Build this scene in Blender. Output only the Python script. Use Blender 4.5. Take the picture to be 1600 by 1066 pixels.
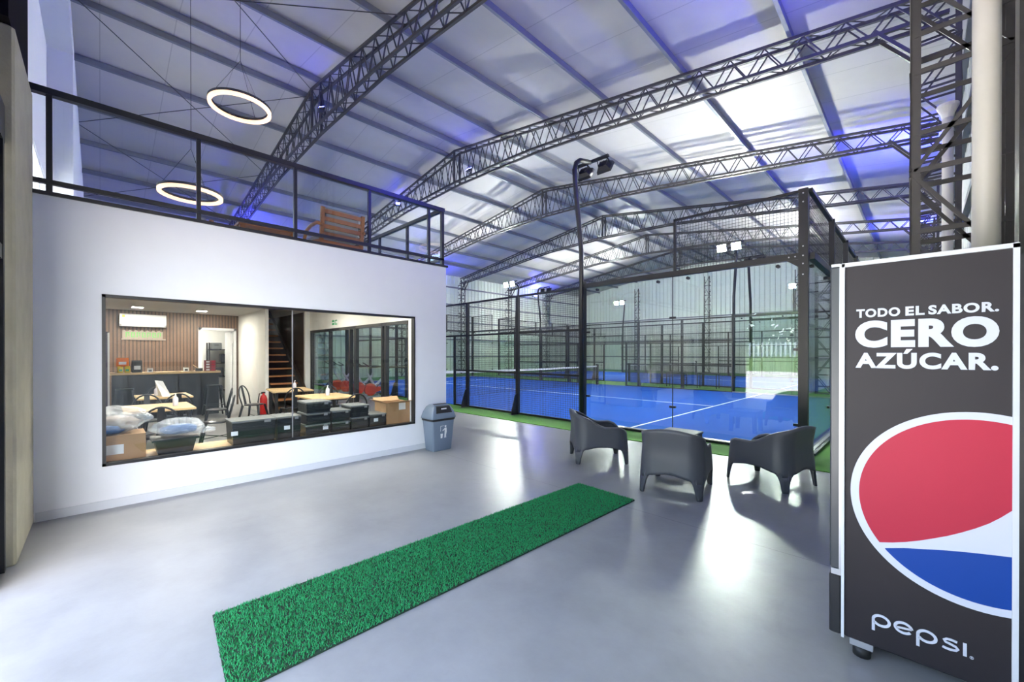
import bpy, math, random
from mathutils import Vector, Matrix
random.seed(7)
for o in list(bpy.data.objects): bpy.data.objects.remove(o)
S = bpy.context.scene
COL = S.collection
PI = math.pi

# ------------------------------------------------------------------ camera
cam = bpy.data.cameras.new('camera'); camo = bpy.data.objects.new('camera', cam); COL.objects.link(camo)
cam.sensor_width = 36; cam.lens = 640/1600*36; cam.shift_y = 21.6/1600
cam.clip_start = .05; cam.clip_end = 300
camo.location = (0, 0, 1.538)
camo.rotation_euler = (math.radians(90-.168), 0, math.radians(44.84))
S.camera = camo
# ------------------------------------------------------------------ world, sun, exposure
W = bpy.data.worlds.new('world'); S.world = W; W.use_nodes = True
wn = W.node_tree; bg = wn.nodes['Background']
sky = wn.nodes.new('ShaderNodeTexSky'); sky.sky_type = 'NISHITA'; sky.sun_disc = False
sky.sun_elevation = math.radians(52); sky.sun_rotation = math.radians(100); sky.air_density = 1.0; sky.dust_density = 1.5
hs = wn.nodes.new('ShaderNodeHueSaturation'); hs.inputs['Saturation'].default_value = .78
wn.links.new(sky.outputs[0], hs.inputs['Color']); wn.links.new(hs.outputs[0], bg.inputs[0]); bg.inputs[1].default_value = 2.35
sun = bpy.data.lights.new('sun', 'SUN'); sun.energy = 54; sun.angle = .01; sun.color = (1, .90, .74)
suno = bpy.data.objects.new('sun', sun); COL.objects.link(suno)
suno.rotation_euler = Vector((-.62, .02, -.77)).to_track_quat('-Z', 'Y').to_euler()
FLOOD = 1400      # court floodlight lens
BLUE = 4000        # blue uplight lens
RING = 1.8
DOWN = 560
S.view_settings.view_transform = 'Standard'; S.view_settings.look = 'None'
S.view_settings.gamma = 1; S.view_settings.use_curve_mapping = False
S.view_settings.exposure = 0.0
cy = S.cycles
cy.max_bounces = 7; cy.diffuse_bounces = 4; cy.glossy_bounces = 4; cy.transmission_bounces = 4
cy.transparent_max_bounces = 40; cy.caustics_reflective = False; cy.caustics_refractive = False
cy.sample_clamp_indirect = 6; cy.use_denoising = True

# ------------------------------------------------------------------ materials
def M(name, col, rough=.5, metal=0., var=.06, scale=6., bump=0., bscale=60., emit=None, strength=0., spec=.5):
    m = bpy.data.materials.new(name); m.use_nodes = True
    nt = m.node_tree; N = nt.nodes; L = nt.links; b = N['Principled BSDF']
    b.inputs['Roughness'].default_value = rough; b.inputs['Metallic'].default_value = metal
    b.inputs['Specular IOR Level'].default_value = spec
    tc = N.new('ShaderNodeTexCoord')
    nz = N.new('ShaderNodeTexNoise'); nz.inputs['Scale'].default_value = scale; nz.inputs['Detail'].default_value = 4
    L.new(tc.outputs['Object'], nz.inputs['Vector'])
    mx = N.new('ShaderNodeMix'); mx.data_type = 'RGBA'
    mx.inputs[6].default_value = (*[max(0, c*(1-var)) for c in col], 1); mx.inputs[7].default_value = (*[min(1, c*(1+var)) for c in col], 1)
    L.new(nz.outputs['Fac'], mx.inputs[0]); L.new(mx.outputs[2], b.inputs['Base Color'])
    if bump:
        n2 = N.new('ShaderNodeTexNoise'); n2.inputs['Scale'].default_value = bscale; L.new(tc.outputs['Object'], n2.inputs['Vector'])
        bp = N.new('ShaderNodeBump'); bp.inputs['Strength'].default_value = bump; bp.inputs['Distance'].default_value = .01
        L.new(n2.outputs['Fac'], bp.inputs['Height']); L.new(bp.outputs[0], b.inputs['Normal'])
    if emit:
        b.inputs['Emission Color'].default_value = (*emit, 1); b.inputs['Emission Strength'].default_value = strength
    return m

def glass(name, tint, base=.045):
    m = bpy.data.materials.new(name); m.use_nodes = True
    nt = m.node_tree; N = nt.nodes; L = nt.links
    N.remove(N['Principled BSDF']); out = N['Material Output']
    tr = N.new('ShaderNodeBsdfTransparent'); tr.inputs[0].default_value = (*tint, 1)
    gl = N.new('ShaderNodeBsdfGlossy'); gl.inputs['Roughness'].default_value = 0.0
    lw = N.new('ShaderNodeLayerWeight'); lw.inputs['Blend'].default_value = .5
    p = N.new('ShaderNodeMath'); p.operation = 'POWER'; p.inputs[1].default_value = 5
    a = N.new('ShaderNodeMath'); a.operation = 'MULTIPLY_ADD'; a.inputs[1].default_value = 1-base; a.inputs[2].default_value = base
    mx = N.new('ShaderNodeMixShader')
    L.new(lw.outputs['Facing'], p.inputs[0]); L.new(p.outputs[0], a.inputs[0]); L.new(a.outputs[0], mx.inputs[0])
    L.new(tr.outputs[0], mx.inputs[1]); L.new(gl.outputs[0], mx.inputs[2]); L.new(mx.outputs[0], out.inputs[0])
    return m

def stripes(name, colA, colB, axis, period, width, rough=.5, noise=.12, bump=0.):
    """base colour with thin lines of colB every <period> along one object axis"""
    m = M(name, colA, rough, var=noise, scale=3.)
    nt = m.node_tree; N = nt.nodes; L = nt.links; b = N['Principled BSDF']
    tc = N.new('ShaderNodeTexCoord'); sp = N.new('ShaderNodeSeparateXYZ'); L.new(tc.outputs['Object'], sp.inputs[0])
    md = N.new('ShaderNodeMath'); md.operation = 'FLOORED_MODULO'; md.inputs[1].default_value = period; L.new(sp.outputs[axis], md.inputs[0])
    lt = N.new('ShaderNodeMath'); lt.operation = 'LESS_THAN'; lt.inputs[1].default_value = width; L.new(md.outputs[0], lt.inputs[0])
    old = b.inputs['Base Color'].links[0].from_socket
    mx = N.new('ShaderNodeMix'); mx.data_type = 'RGBA'; mx.inputs[7].default_value = (*colB, 1)
    L.new(lt.outputs[0], mx.inputs[0]); L.new(old, mx.inputs[6]); L.new(mx.outputs[2], b.inputs['Base Color'])
    return m

def concrete(name):
    m = M(name, (.34, .35, .37), .28, var=.0)
    nt = m.node_tree; N = nt.nodes; L = nt.links; b = N['Principled BSDF']
    tc = N.new('ShaderNodeTexCoord')
    def nz(s, d, rough=.55):
        n = N.new('ShaderNodeTexNoise'); n.inputs['Scale'].default_value = s; n.inputs['Detail'].default_value = d; n.inputs['Roughness'].default_value = rough
        L.new(tc.outputs['Object'], n.inputs['Vector']); return n
    a = nz(.55, 6); c = nz(2.7, 8, .65); d = nz(26, 3)
    r = N.new('ShaderNodeValToRGB'); r.color_ramp.elements[0].position = .3; r.color_ramp.elements[1].position = .72
    r.color_ramp.elements[0].color = (.20, .203, .208, 1); r.color_ramp.elements[1].color = (.33, .333, .338, 1)
    s = N.new('ShaderNodeMath'); s.operation = 'MULTIPLY_ADD'; s.inputs[1].default_value = .5
    L.new(a.outputs['Fac'], s.inputs[0])
    s2 = N.new('ShaderNodeMath'); s2.operation = 'MULTIPLY'; s2.inputs[1].default_value = .5; L.new(c.outputs['Fac'], s2.inputs[0])
    L.new(s2.outputs[0], s.inputs[2]); L.new(s.outputs[0], r.inputs[0])
    # darker scuffs and stains
    e = nz(1.1, 10, .7); e.inputs['Distortion'].default_value = 1.2
    er = N.new('ShaderNodeMapRange'); er.inputs['From Min'].default_value = .60; er.inputs['From Max'].default_value = .78; er.inputs['To Max'].default_value = .38; L.new(e.outputs['Fac'], er.inputs[0])
    st = N.new('ShaderNodeMix'); st.data_type = 'RGBA'; st.inputs[7].default_value = (.15, .145, .145, 1); L.new(er.outputs[0], st.inputs[0]); L.new(r.outputs[0], st.inputs[6])
    # saw-cut joints
    sp = N.new('ShaderNodeSeparateXYZ'); L.new(tc.outputs['Object'], sp.inputs[0])
    lines = None
    for ax, off in ((1, 3.87),):
        sh = N.new('ShaderNodeMath'); sh.operation = 'SUBTRACT'; sh.inputs[1].default_value = off-2.5; L.new(sp.outputs[ax], sh.inputs[0])
        md = N.new('ShaderNodeMath'); md.operation = 'FLOORED_MODULO'; md.inputs[1].default_value = 5.0; L.new(sh.outputs[0], md.inputs[0])
        cm = N.new('ShaderNodeMath'); cm.operation = 'COMPARE'; cm.inputs[1].default_value = 2.35; cm.inputs[2].default_value = .004; L.new(md.outputs[0], cm.inputs[0])
        if lines is None: lines = cm
        else:
            mxx = N.new('ShaderNodeMath'); mxx.operation = 'MAXIMUM'; L.new(lines.outputs[0], mxx.inputs[0]); L.new(cm.outputs[0], mxx.inputs[1]); lines = mxx
    mx = N.new('ShaderNodeMix'); mx.data_type = 'RGBA'; mx.inputs[7].default_value = (.16, .16, .17, 1)
    L.new(lines.outputs[0], mx.inputs[0]); L.new(st.outputs[2], mx.inputs[6]); L.new(mx.outputs[2], b.inputs['Base Color'])
    rr = N.new('ShaderNodeMapRange'); rr.inputs['To Min'].default_value = .23; rr.inputs['To Max'].default_value = .43
    L.new(c.outputs['Fac'], rr.inputs[0]); L.new(rr.outputs[0], b.inputs['Roughness'])
    bp = N.new('ShaderNodeBump'); bp.inputs['Strength'].default_value = .06; bp.inputs['Distance'].default_value = .01
    L.new(d.outputs['Fac'], bp.inputs['Height']); L.new(bp.outputs[0], b.inputs['Normal'])
    return m

m_floor = concrete('polished concrete')
m_white = M('white paint', (.87, .87, .88), .55, var=.02)
m_white2 = M('interior white paint', (.88, .87, .83), .6, var=.02)
m_base = M('baseboard paint', (.70, .71, .73), .4, var=.02)
m_black = M('black powder coat', (.012, .012, .014), .35, var=.2)
m_matte = M('matte dark cladding', (.014, .012, .014), .95, spec=.02)
m_court = M('court frame steel', (.018, .017, .018), .42, var=.2)
m_wire = M('court wire', (.03, .03, .032), .5)
m_truss = M('truss steel', (.048, .045, .047), .5, .2, var=.15)
m_purlin = M('purlin steel', (.21, .22, .25), .5, .3, var=.1)
m_liner = stripes('roof liner', (.575, .545, .52), (.43, .41, .39), 1, 1.25, .02, .55, .05)
m_sheet = stripes('pale green sheet', (.82, .86, .76), (.72, .75, .68), 2, 6.0, .02, .4, .04)
m_sheetr = M('grey sheet', (.55, .57, .57), .4, var=.05)
m_blue = M('blue court turf', (.002, .066, .37), .85, var=.25, scale=120, bump=.3, bscale=300, spec=.15)
m_line = M('white court line', (.8, .82, .85), .7)
m_green = M('green turf', (.085, .27, .03), .8, var=.35, scale=90, bump=.5, bscale=250)
m_runner = M('runner pile', (.016, .27, .085), .85, var=.35, scale=70)
m_runner2 = M('runner backing', (.008, .03, .014), .9)
m_glass = glass('court glass', (.945, .98, .965), .065)
m_clear = glass('clear glass', (.95, .97, .965), .04)
m_band = M('white net band', (.85, .85, .85), .6)
m_net = M('black net', (.02, .02, .02), .7)
m_chair = M('grey plastic', (.066, .071, .084), .45, var=.05, bump=.05, bscale=400)
m_bin = M('grey bin plastic', (.15, .195, .26), .4, var=.04)
m_bindark = M('black bin flap', (.015, .015, .017), .3)
m_fr_panel = M('fridge dark vinyl', (.021, .018, .022), .5, var=.12, scale=3, spec=.25)
m_fr_white = M('vinyl white', (.64, .65, .73), .4, var=.01)
m_fr_red = M('vinyl red', (.38, .016, .045), .5, var=.05, scale=2, spec=.25)
m_fr_blue = M('vinyl blue', (.0, .042, .27), .5, var=.05, scale=2, spec=.25)
m_fr_edge = M('white fridge trim', (.72, .72, .74), .4)
m_fr_door = M('fridge door frame', (.045, .05, .058), .35, .2)
m_alu = M('aluminium', (.5, .5, .52), .35, .8)
m_rubber = M('black rubber', (.012, .012, .012), .6)
m_pvc = M('cream pvc', (.66, .62, .54), .45, var=.06, scale=9)
m_conc_col = M('raw concrete', (.36, .33, .24), .75, var=.18, scale=5, bump=.25, bscale=40)
m_wood = stripes('brown slat panel', (.15, .085, .050), (.035, .02, .013), 1, .075, .022, .5, .35)
m_woodlt = M('light wood top', (.62, .43, .22), .45, var=.16, scale=9)
m_woodor = M('orange wood', (.36, .145, .045), .5, var=.2, scale=12)
m_cushion = M('grey cushion', (.33, .34, .34), .9, var=.1, bump=.2, bscale=200)
m_counter = M('charcoal counter panel', (.022, .026, .032), .22, var=.15)
m_metal_ch = M('gunmetal chair', (.018, .021, .026), .3, .5, var=.1)
m_ac = M('white plastic', (.82, .83, .83), .35, var=.01)
m_card = M('cardboard', (.36, .22, .115), .8, var=.1)
m_crate = M('black crate plastic', (.013, .016, .018), .3, var=.2)
m_lid = M('grey crate lid', (.13, .14, .14), .4, var=.1)
m_paper = M('white paper', (.8, .82, .86), .6)
m_bikered = M('red bike shroud', (.75, .06, .02), .4)
m_bikegrey = M('silver bike frame', (.55, .56, .60), .4, .1)
m_ext_red = M('extinguisher red', (.5, .012, .012), .35)
m_dkbrown = M('dark brown panel', (.045, .026, .015), .5, var=.3)
m_asph = M('pale paving', (.76, .74, .71), .8, var=.08, bump=.2)
m_grass = M('lawn', (.055, .12, .03), .9, var=.4, scale=3, bump=.4)
m_leaf = M('tree leaves', (.055, .14, .025), .7, var=.5, scale=4)
m_bark = M('bark', (.10, .075, .05), .9, var=.3)
m_flood = M('floodlight lens', (1, 1, 1), .5, emit=(.95, 1.0, .93), strength=FLOOD)
m_blued = M('blue lens', (.2, .2, 1), .5, emit=(.05, .06, 1.0), strength=BLUE)
m_blued2 = M('dim blue lens', (.2, .2, 1), .5, emit=(.06, .07, 1.0), strength=BLUE*.035)
m_ring = M('ring diffuser', (1, .9, .75), .5, emit=(1, .62, .34), strength=RING)
m_down = M('downlight diffuser', (1, 1, 1), .5, emit=(1, .93, .80), strength=DOWN)
m_bag = glass('clear plastic bag', (.80, .84, .88), .16)
m_film = M('milky bag film', (.75, .79, .84), .25, var=.1)
m_film.node_tree.nodes['Principled BSDF'].inputs['Alpha'].default_value = .30
m_cloth = M('blue cloth', (.03, .10, .28), .9, var=.3)
m_cloth2 = M('beige cloth', (.35, .30, .27), .9, var=.2)
m_fill = M('added fill panel', (1, 1, 1), .5, emit=(1, .94, .84), strength=50)  # added fill light, hidden above the window bench and in the store room
m_fill2 = M('soft added fill panel', (1, 1, 1), .5, emit=(1, .94, .84), strength=18)  # weaker added fill light, out of view over the bar tables
m_neon = M('sign green letters', (.12, .40, .09), .5, emit=(.3, .8, .25), strength=.0)
m_signw = M('sign white outline', (.30, .24, .20), .5)
m_orange = M('orange snack bag', (.75, .17, .01), .4)
m_yellow = M('yellow bag', (.7, .55, .03), .4)
m_greenbk = M('exit green', (.02, .35, .12), .4)
m_dkblue = M('dark blue door panel', (.03, .05, .08), .3)
m_purple = M('dark purple door', (.03, .02, .055), .25)
m_redbox = M('dark red box', (.16, .02, .03), .5)
m_liq = M('sanitizer plastic', (.66, .67, .80), .3)

# ------------------------------------------------------------------ mesh builder
class MB:
    def __init__(s): s.v = []; s.f = []; s.m = []
    def add(s, vs, fs, mi=0):
        n = len(s.v); s.v += [tuple(p) for p in vs]; s.f += [tuple(i+n for i in f) for f in fs]; s.m += [mi]*len(fs); return s
    def box(s, a, b, mi=0):
        (x0, y0, z0), (x1, y1, z1) = a, b
        x0, x1 = min(x0, x1), max(x0, x1); y0, y1 = min(y0, y1), max(y0, y1); z0, z1 = min(z0, z1), max(z0, z1)
        return s.add([(x0, y0, z0), (x1, y0, z0), (x1, y1, z0), (x0, y1, z0), (x0, y0, z1), (x1, y0, z1), (x1, y1, z1), (x0, y1, z1)],
              [(0, 3, 2, 1), (4, 5, 6, 7), (0, 1, 5, 4), (1, 2, 6, 5), (2, 3, 7, 6), (3, 0, 4, 7)], mi)
    def bbox(s, a, b, r=.01, mi=0):
        """box with chamfered vertical and horizontal edges"""
        (x0, y0, z0), (x1, y1, z1) = a, b
        x0, x1 = min(x0, x1), max(x0, x1); y0, y1 = min(y0, y1), max(y0, y1); z0, z1 = min(z0, z1), max(z0, z1)
        def ring(k, z): return [(x0+k+r, y0+k, z), (x1-k-r, y0+k, z), (x1-k, y0+k+r, z), (x1-k, y1-k-r, z), (x1-k-r, y1-k, z), (x0+k+r, y1-k, z), (x0+k, y1-k-r, z), (x0+k, y0+k+r, z)]
        rs = [ring(r, z0), ring(0, z0+r), ring(0, z1-r), ring(r, z1)]
        return s.loft(rs, True, True, mi)
    def loft(s, rings, c0=True, c1=True, mi=0, closed=True):
        n = len(rings[0]); vs = [p for r in rings for p in r]; fs = []
        for i in range(len(rings)-1):
            for j in range(n if closed else n-1):
                k = (j+1) % n
                fs.append((i*n+j, i*n+k, (i+1)*n+k, (i+1)*n+j))
        if c0: fs.append(tuple(reversed(range(n))))
        if c1: fs.append(tuple(range((len(rings)-1)*n, len(rings)*n)))
        return s.add(vs, fs, mi)
    def bar(s, p, q, w, h=None, mi=0, up=(0, 0, 1)):
        p = Vector(p); q = Vector(q); h = h or w; d = (q-p).normalized(); u = Vector(up)
        if abs(d.dot(u)) > .98: u = Vector((1, 0, 0))
        a = d.cross(u).normalized(); b = a.cross(d).normalized()
        r = lambda c: [c-a*w/2-b*h/2, c+a*w/2-b*h/2, c+a*w/2+b*h/2, c-a*w/2+b*h/2]
        return s.loft([r(p), r(q)], True, True, mi)
    def tube(s, pts, r, n=8, mi=0, caps=True):
        pts = [Vector(p) for p in pts]; rad = r if isinstance(r, (list, tuple)) else [r]*len(pts); rings = []; pa = None
        for i, p in enumerate(pts):
            d = ((pts[i+1] if i+1 < len(pts) else p)-(pts[i-1] if i else p)).normalized()
            if pa is None:
                u = Vector((0, 0, 1)) if abs(d.z) < .9 else Vector((1, 0, 0)); a = d.cross(u).normalized()
            else: a = (pa-d*pa.dot(d)).normalized()
            pa = a; b = d.cross(a)
            rings.append([p+a*math.cos(2*PI*j/n)*rad[i]+b*math.sin(2*PI*j/n)*rad[i] for j in range(n)])
        return s.loft(rings, caps, caps, mi)
    def lathe(s, prof, n=20, c=(0, 0, 0), mi=0):
        rings = [[(c[0]+r*math.cos(2*PI*j/n), c[1]+r*math.sin(2*PI*j/n), c[2]+z) for j in range(n)] for r, z in prof]
        return s.loft(rings, True, True, mi)
    def poly(s, pts, fn, t, mi=0):
        """2-D outline -> prism, fn maps (u, v, depth) to 3-D"""
        return s.loft([[fn(u, v, 0) for u, v in pts], [fn(u, v, t) for u, v in pts]], True, True, mi)
    def build(s, name, mats, parent=None, smooth=False, off=None, fixn=False):
        me = bpy.data.meshes.new(name)
        vs = s.v if off is None else [(p[0]-off[0], p[1]-off[1], p[2]-off[2]) for p in s.v]
        me.from_pydata(vs, [], s.f)
        mats = mats if isinstance(mats, (list, tuple)) else [mats]
        for m in mats: me.materials.append(m)
        if len(mats) > 1: me.polygons.foreach_set('material_index', s.m)
        if smooth: me.polygons.foreach_set('use_smooth', [True]*len(me.polygons))
        if fixn:
            import bmesh
            bm = bmesh.new(); bm.from_mesh(me); bmesh.ops.recalc_face_normals(bm, faces=bm.faces); bm.to_mesh(me); bm.free()
        me.update()
        o = bpy.data.objects.new(name, me); COL.objects.link(o)
        if parent: o.parent = parent
        return o

def tag(o, label, cat, group=None, kind=None):
    o['label'] = label; o['category'] = cat
    if group: o['group'] = group
    if kind: o['kind'] = kind
    return o
def thing(name, label, cat, loc=(0, 0, 0), rz=0, group=None):
    o = bpy.data.objects.new(name, None); COL.objects.link(o); o.location = loc; o.rotation_euler = (0, 0, rz)
    o.empty_display_size = .1
    return tag(o, label, cat, group)
def struct(o, label=None, cat=None):
    o['kind'] = 'structure'
    if label: o['label'] = label; o['category'] = cat
    return o
def dup(root, loc=None, rz=None, label=None, group=None):
    r = root.copy(); COL.objects.link(r)
    if loc is not None: r.location = loc
    if rz is not None: r.rotation_euler = (0, 0, rz)
    if label: r['label'] = label
    if group: r['group'] = group
    for ch in list(root.children):
        c = ch.copy(); COL.objects.link(c); c.parent = r
        for g in list(ch.children):
            d = g.copy(); COL.objects.link(d); d.parent = c
    return r
def bevel(o, w=.006, seg=2):
    b = o.modifiers.new('bevel', 'BEVEL'); b.width = w; b.segments = seg; b.limit_method = 'ANGLE'; return o
ORD = ['first', 'second', 'third', 'fourth', 'fifth', 'sixth', 'seventh', 'eighth', 'ninth', 'tenth']

# ------------------------------------------------------------------ dimensions of the hall
XL, XR = -24.9, .62          # left / right side walls
YG, YE = -.84, 35.2          # entrance gable inner face / far end wall
XM, ZR = -12.2, 9.05         # ridge, top of truss at ridge
SL = .146                    # roof slope
TR = [4.37+5*k for k in range(6)]
XW = -5.71; ZM = 3.0         # mezzanine front, its height
XC, YC = -1.19, 7.48         # near right corner of the first court
def ztop(x): return ZR-SL*abs(x-XM)
def zroof(x): return ztop(x)+.17

# ------------------------------------------------------------------ setting: floor, walls, roof
struct(MB().box((-25.4, -.95, -.2), (1, 36, 0)).build('floor', m_floor), 'polished grey concrete floor of the hall', 'floor')
struct(MB().box((XL+.05, 6.62, .001), (XR-.02, 34.5, .012)).build('floor_turf', m_green), 'green turf strip around the courts', 'turf')

def corrugated(p0, p1, z0, z1, period, depth, inward, name, mat, top=None):
    """ribbed sheet from p0 to p1 (x,y); top(x,y) gives the upper edge"""
    p0 = Vector((*p0, 0)); p1 = Vector((*p1, 0)); d = p1-p0; n = int(d.length/period); d /= n; k = Vector((*inward, 0))
    pts = []
    for i in range(n):
        for t, h in ((0, 0), (.78, 0), (.83, 1), (.95, 1)): pts.append(p0+d*(i+t)+k*depth*h)
    pts.append(p1)
    vs = []; fs = []
    for i, p in enumerate(pts):
        zt = top(p.x, p.y) if top else z1
        vs += [(p.x, p.y, z0), (p.x, p.y, zt)]
        if i: fs.append((2*i-2, 2*i, 2*i+1, 2*i-1))
    mb = MB(); mb.add(vs, fs)
    o = mb.build(name, mat)
    so = o.modifiers.new('thick', 'SOLIDIFY'); so.thickness = .02; so.offset = 0
    return struct(o)
corrugated((XL, YG), (XL, YE), 0, zroof(XL)+.05, .34, .06, (1, 0), 'wall_left', m_sheet)
corrugated((XL, YE), (XR, YE), 0, 9, .34, .07, (0, -1), 'wall_far', m_sheet, lambda x, y: zroof(x)+.02)
corrugated((XR, YG), (XR, YE), 0, zroof(XR)+.05, .42, .035, (-1, 0), 'wall_right', m_sheetr)
# horizontal girts on the left and far walls
mb = MB()
for z in (1.3, 2.6, 3.9, 5.2, 6.5): mb.box((XL+.04, YG, z-.05), (XL+.12, YE, z+.05))
struct(mb.build('trim_girt_left', m_purlin))
mb = MB()
for z in (1.25, 2.7, 4.6): mb.box((XL+.1, YE-.12, z-.05), (XR-.1, YE-.04, z+.05))
struct(mb.build('trim_girt_far', m_purlin))
mb = MB()
for z in (1.3, 2.6, 3.9, 5.2, 6.5): mb.box((XR-.12, YG+.3, z-.05), (XR-.04, YE, z+.05))
struct(mb.build('trim_girt_right', m_purlin))

# roof liner, two slopes
for side, nm in ((-1, 'ceiling_left_slope'), (1, 'ceiling_right_slope')):
    x1 = XL-.3 if side < 0 else XR+.3
    mb = MB(); a, b = (XM, zroof(XM)), (x1, zroof(x1))
    vs = [(a[0], YG-.5, a[1]), (b[0], YG-.5, b[1]), (b[0], YE+.3, b[1]), (a[0], YE+.3, a[1])]
    vs += [(x, y, z+.1) for x, y, z in vs]
    mb.add(vs, [(0, 1, 2, 3), (7, 6, 5, 4), (0, 4, 5, 1), (1, 5, 6, 2), (2, 6, 7, 3), (3, 7, 4, 0)])
    struct(mb.build(nm, m_liner, fixn=True), 'pale insulated roof liner, %s slope' % ('left' if side < 0 else 'right'), 'roof')

# entrance gable: wall with the wide entrance opening and an upper window over the mezzanine
def gable_top(x): return zroof(x)
mb = MB(); Y0, Y1 = YG-.12, YG
def gp(x0, x1, z0, z1=None):
    vs = []
    for y in (Y0, Y1): vs += [(x0, y, z0), (x1, y, z0), (x1, y, gable_top(x1) if z1 is None else z1), (x0, y, gable_top(x0) if z1 is None else z1)]
    mb.add(vs, [(0, 1, 2, 3), (7, 6, 5, 4), (0, 4, 5, 1), (1, 5, 6, 2), (2, 6, 7, 3), (3, 7, 4, 0)])
OX0, OX1, OZ = -4.63, .35, 3.30
UX0, UX1, UZ0, UZ1 = -13.9, -11.2, 3.1, 5.4
gp(XL, UX0, 0); gp(UX0, XM, UZ1); gp(XM, UX1, UZ1); gp(UX0, UX1, 0, UZ0); gp(UX1, OX0, 0); gp(OX0, OX1, OZ); gp(OX1, XR, 0)
struct(mb.build('wall_entrance', m_white, fixn=True), 'white entrance wall with wide doorway', 'wall')
# window over the mezzanine
mb = MB()
for x in (UX0, (UX0+UX1)/2, UX1): mb.box((x-.04, YG-.1, UZ0), (x+.04, YG-.02, UZ1))
for z in (UZ0, UZ1): mb.box((UX0, YG-.1, z-.04), (UX1, YG-.02, z+.04))
w = struct(mb.build('window_2', m_white))
MB().box((UX0, YG-.065, UZ0), (UX1, YG-.055, UZ1)).build('pane', m_clear, w)
# white piers beside the upper window
mb = MB(); Y0, Y1 = YG, -.43
gp(XL, -15.25, 0); gp(-15.25, -14.0, ZM+.01); gp(-14.0, XM, 8.5); gp(XM, -5.74, 8.5)
struct(mb.build('wall_gable_inner', m_white, fixn=True))

# concrete column left of the entrance
c = MB().bbox((XW-.03, -.86, 0), (-4.63, -.43, 3.90), .015).build('column_entrance', m_conc_col)
struct(c, 'raw concrete column left of the entrance', 'column')
# dark entrance frame: jamb, transom, header
mb = MB()
mb.box((-4.60, -.54, 0), (-4.54, -.475, 3.04)); mb.box((.28, -.58, 0), (.36, -.48, 3.04)); mb.box((-4.625, -.60, 3.04), (.36, -.475, 3.30)); mb.box((-4.54, -.53, 2.20), (-4.2, -.48, 2.30)); mb.box((-4.24, -.58, 0), (-4.19, -.50, 3.04))
d1 = struct(mb.build('door_1', m_black), 'dark metal entrance frame', 'door')
MB().box((-4.55, -.56, .0), (-4.24, -.53, 3.04)).build('side_panel', m_dkblue, d1)
struct(MB().box((-4.55, -.83, 3.30), (.36, -.50, 4.6)).build('wall_header', m_matte))
# dark steel post at the right edge, behind the fridge
struct(MB().box((-5.66, -.83, 3.91), (-4.55, -.45, 8.9)).build('wall_cladding', m_matte))
tag(MB().box((.365, 3.36, 0), (.50, 3.50, 7.2)).build('steel_post', m_court), 'dark square steel post at the right edge, behind the drinks fridge', 'post')

# ------------------------------------------------------------------ roof trusses
def ybot(x):
    t = abs(x-XM); P = [(0, 7.86), (3.7, 7.75), (5.4, 7.60), (10, 7.09), (12.7, 6.80)]
    for (a, za), (b, zb) in zip(P, P[1:]):
        if t <= b: return za+(zb-za)*(t-a)/(b-a)
    return P[-1][1]
def make_truss():
    r = thing('roof_truss', '', 'truss'); hw = .13; n = 40; x0 = XL+.25; x1 = XR-.30
    xs = [x0+(x1-x0)*i/n for i in range(n+1)]
    xs[min(range(n+1), key=lambda i: abs(xs[i]-XM))] = XM
    for y in (-hw, hw):
        mb = MB()
        for a, b in ((x0, XM), (XM, x1)): mb.bar((a, y, ztop(a)-.03), (b, y, ztop(b)-.03), .055, .06)
        mb.build('top_chord', m_truss, r)
        mb = MB(); ks = [x0, XM-10, XM-5.4, XM-3.7, XM, XM+3.7, XM+5.4, XM+10, x1]
        for a, b in zip(ks, ks[1:]): mb.bar((a, y, ybot(a)), (b, y, ybot(b)), .055, .06)
        mb.build('bottom_chord', m_truss, r)
    mb = MB()
    for i in range(n):
        a, b = xs[i], xs[i+1]; m = (a+b)/2
        for y in (-hw, hw):
            mb.bar((a, y, ztop(a)-.05), (m, y, ybot(m)), .022); mb.bar((m, y, ybot(m)), (b, y, ztop(b)-.05), .022)
        mb.bar((a, -hw, ztop(a)-.03), (m, hw, ztop(m)-.03), .016); mb.bar((m, hw, ztop(m)-.03), (b, -hw, ztop(b)-.03), .016)
        mb.bar((a, -hw, ybot(a)), (m, hw, ybot(m)), .016); mb.bar((m, hw, ybot(m)), (b, -hw, ybot(b)), .016)
    mb.build('web', m_truss, r)
    mb = MB()
    for y in (-hw, hw): mb.bar((XM, y, ybot(XM)), (XM, y, ZR-.05), .06)
    mb.build('king_post', m_truss, r)
    return r
TL = ['roof truss nearest the entrance, passing over the mezzanine lounge and ring lamps', 'second roof truss from the entrance, just before the first court',
      'third roof truss from the entrance, over the first blue court behind the lamp pole', 'fourth roof truss from the entrance, near the far side of the first court',
      'fifth roof truss from the entrance, over the second blue court', 'sixth roof truss from the entrance, farthest one before the end wall']
t0 = make_truss(); t0.location = (0, TR[0], 0); t0['label'] = TL[0]; t0['group'] = 'roof trusses'
for k in range(1, 6): dup(t0, (0, TR[k], 0), 0, TL[k])

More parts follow.
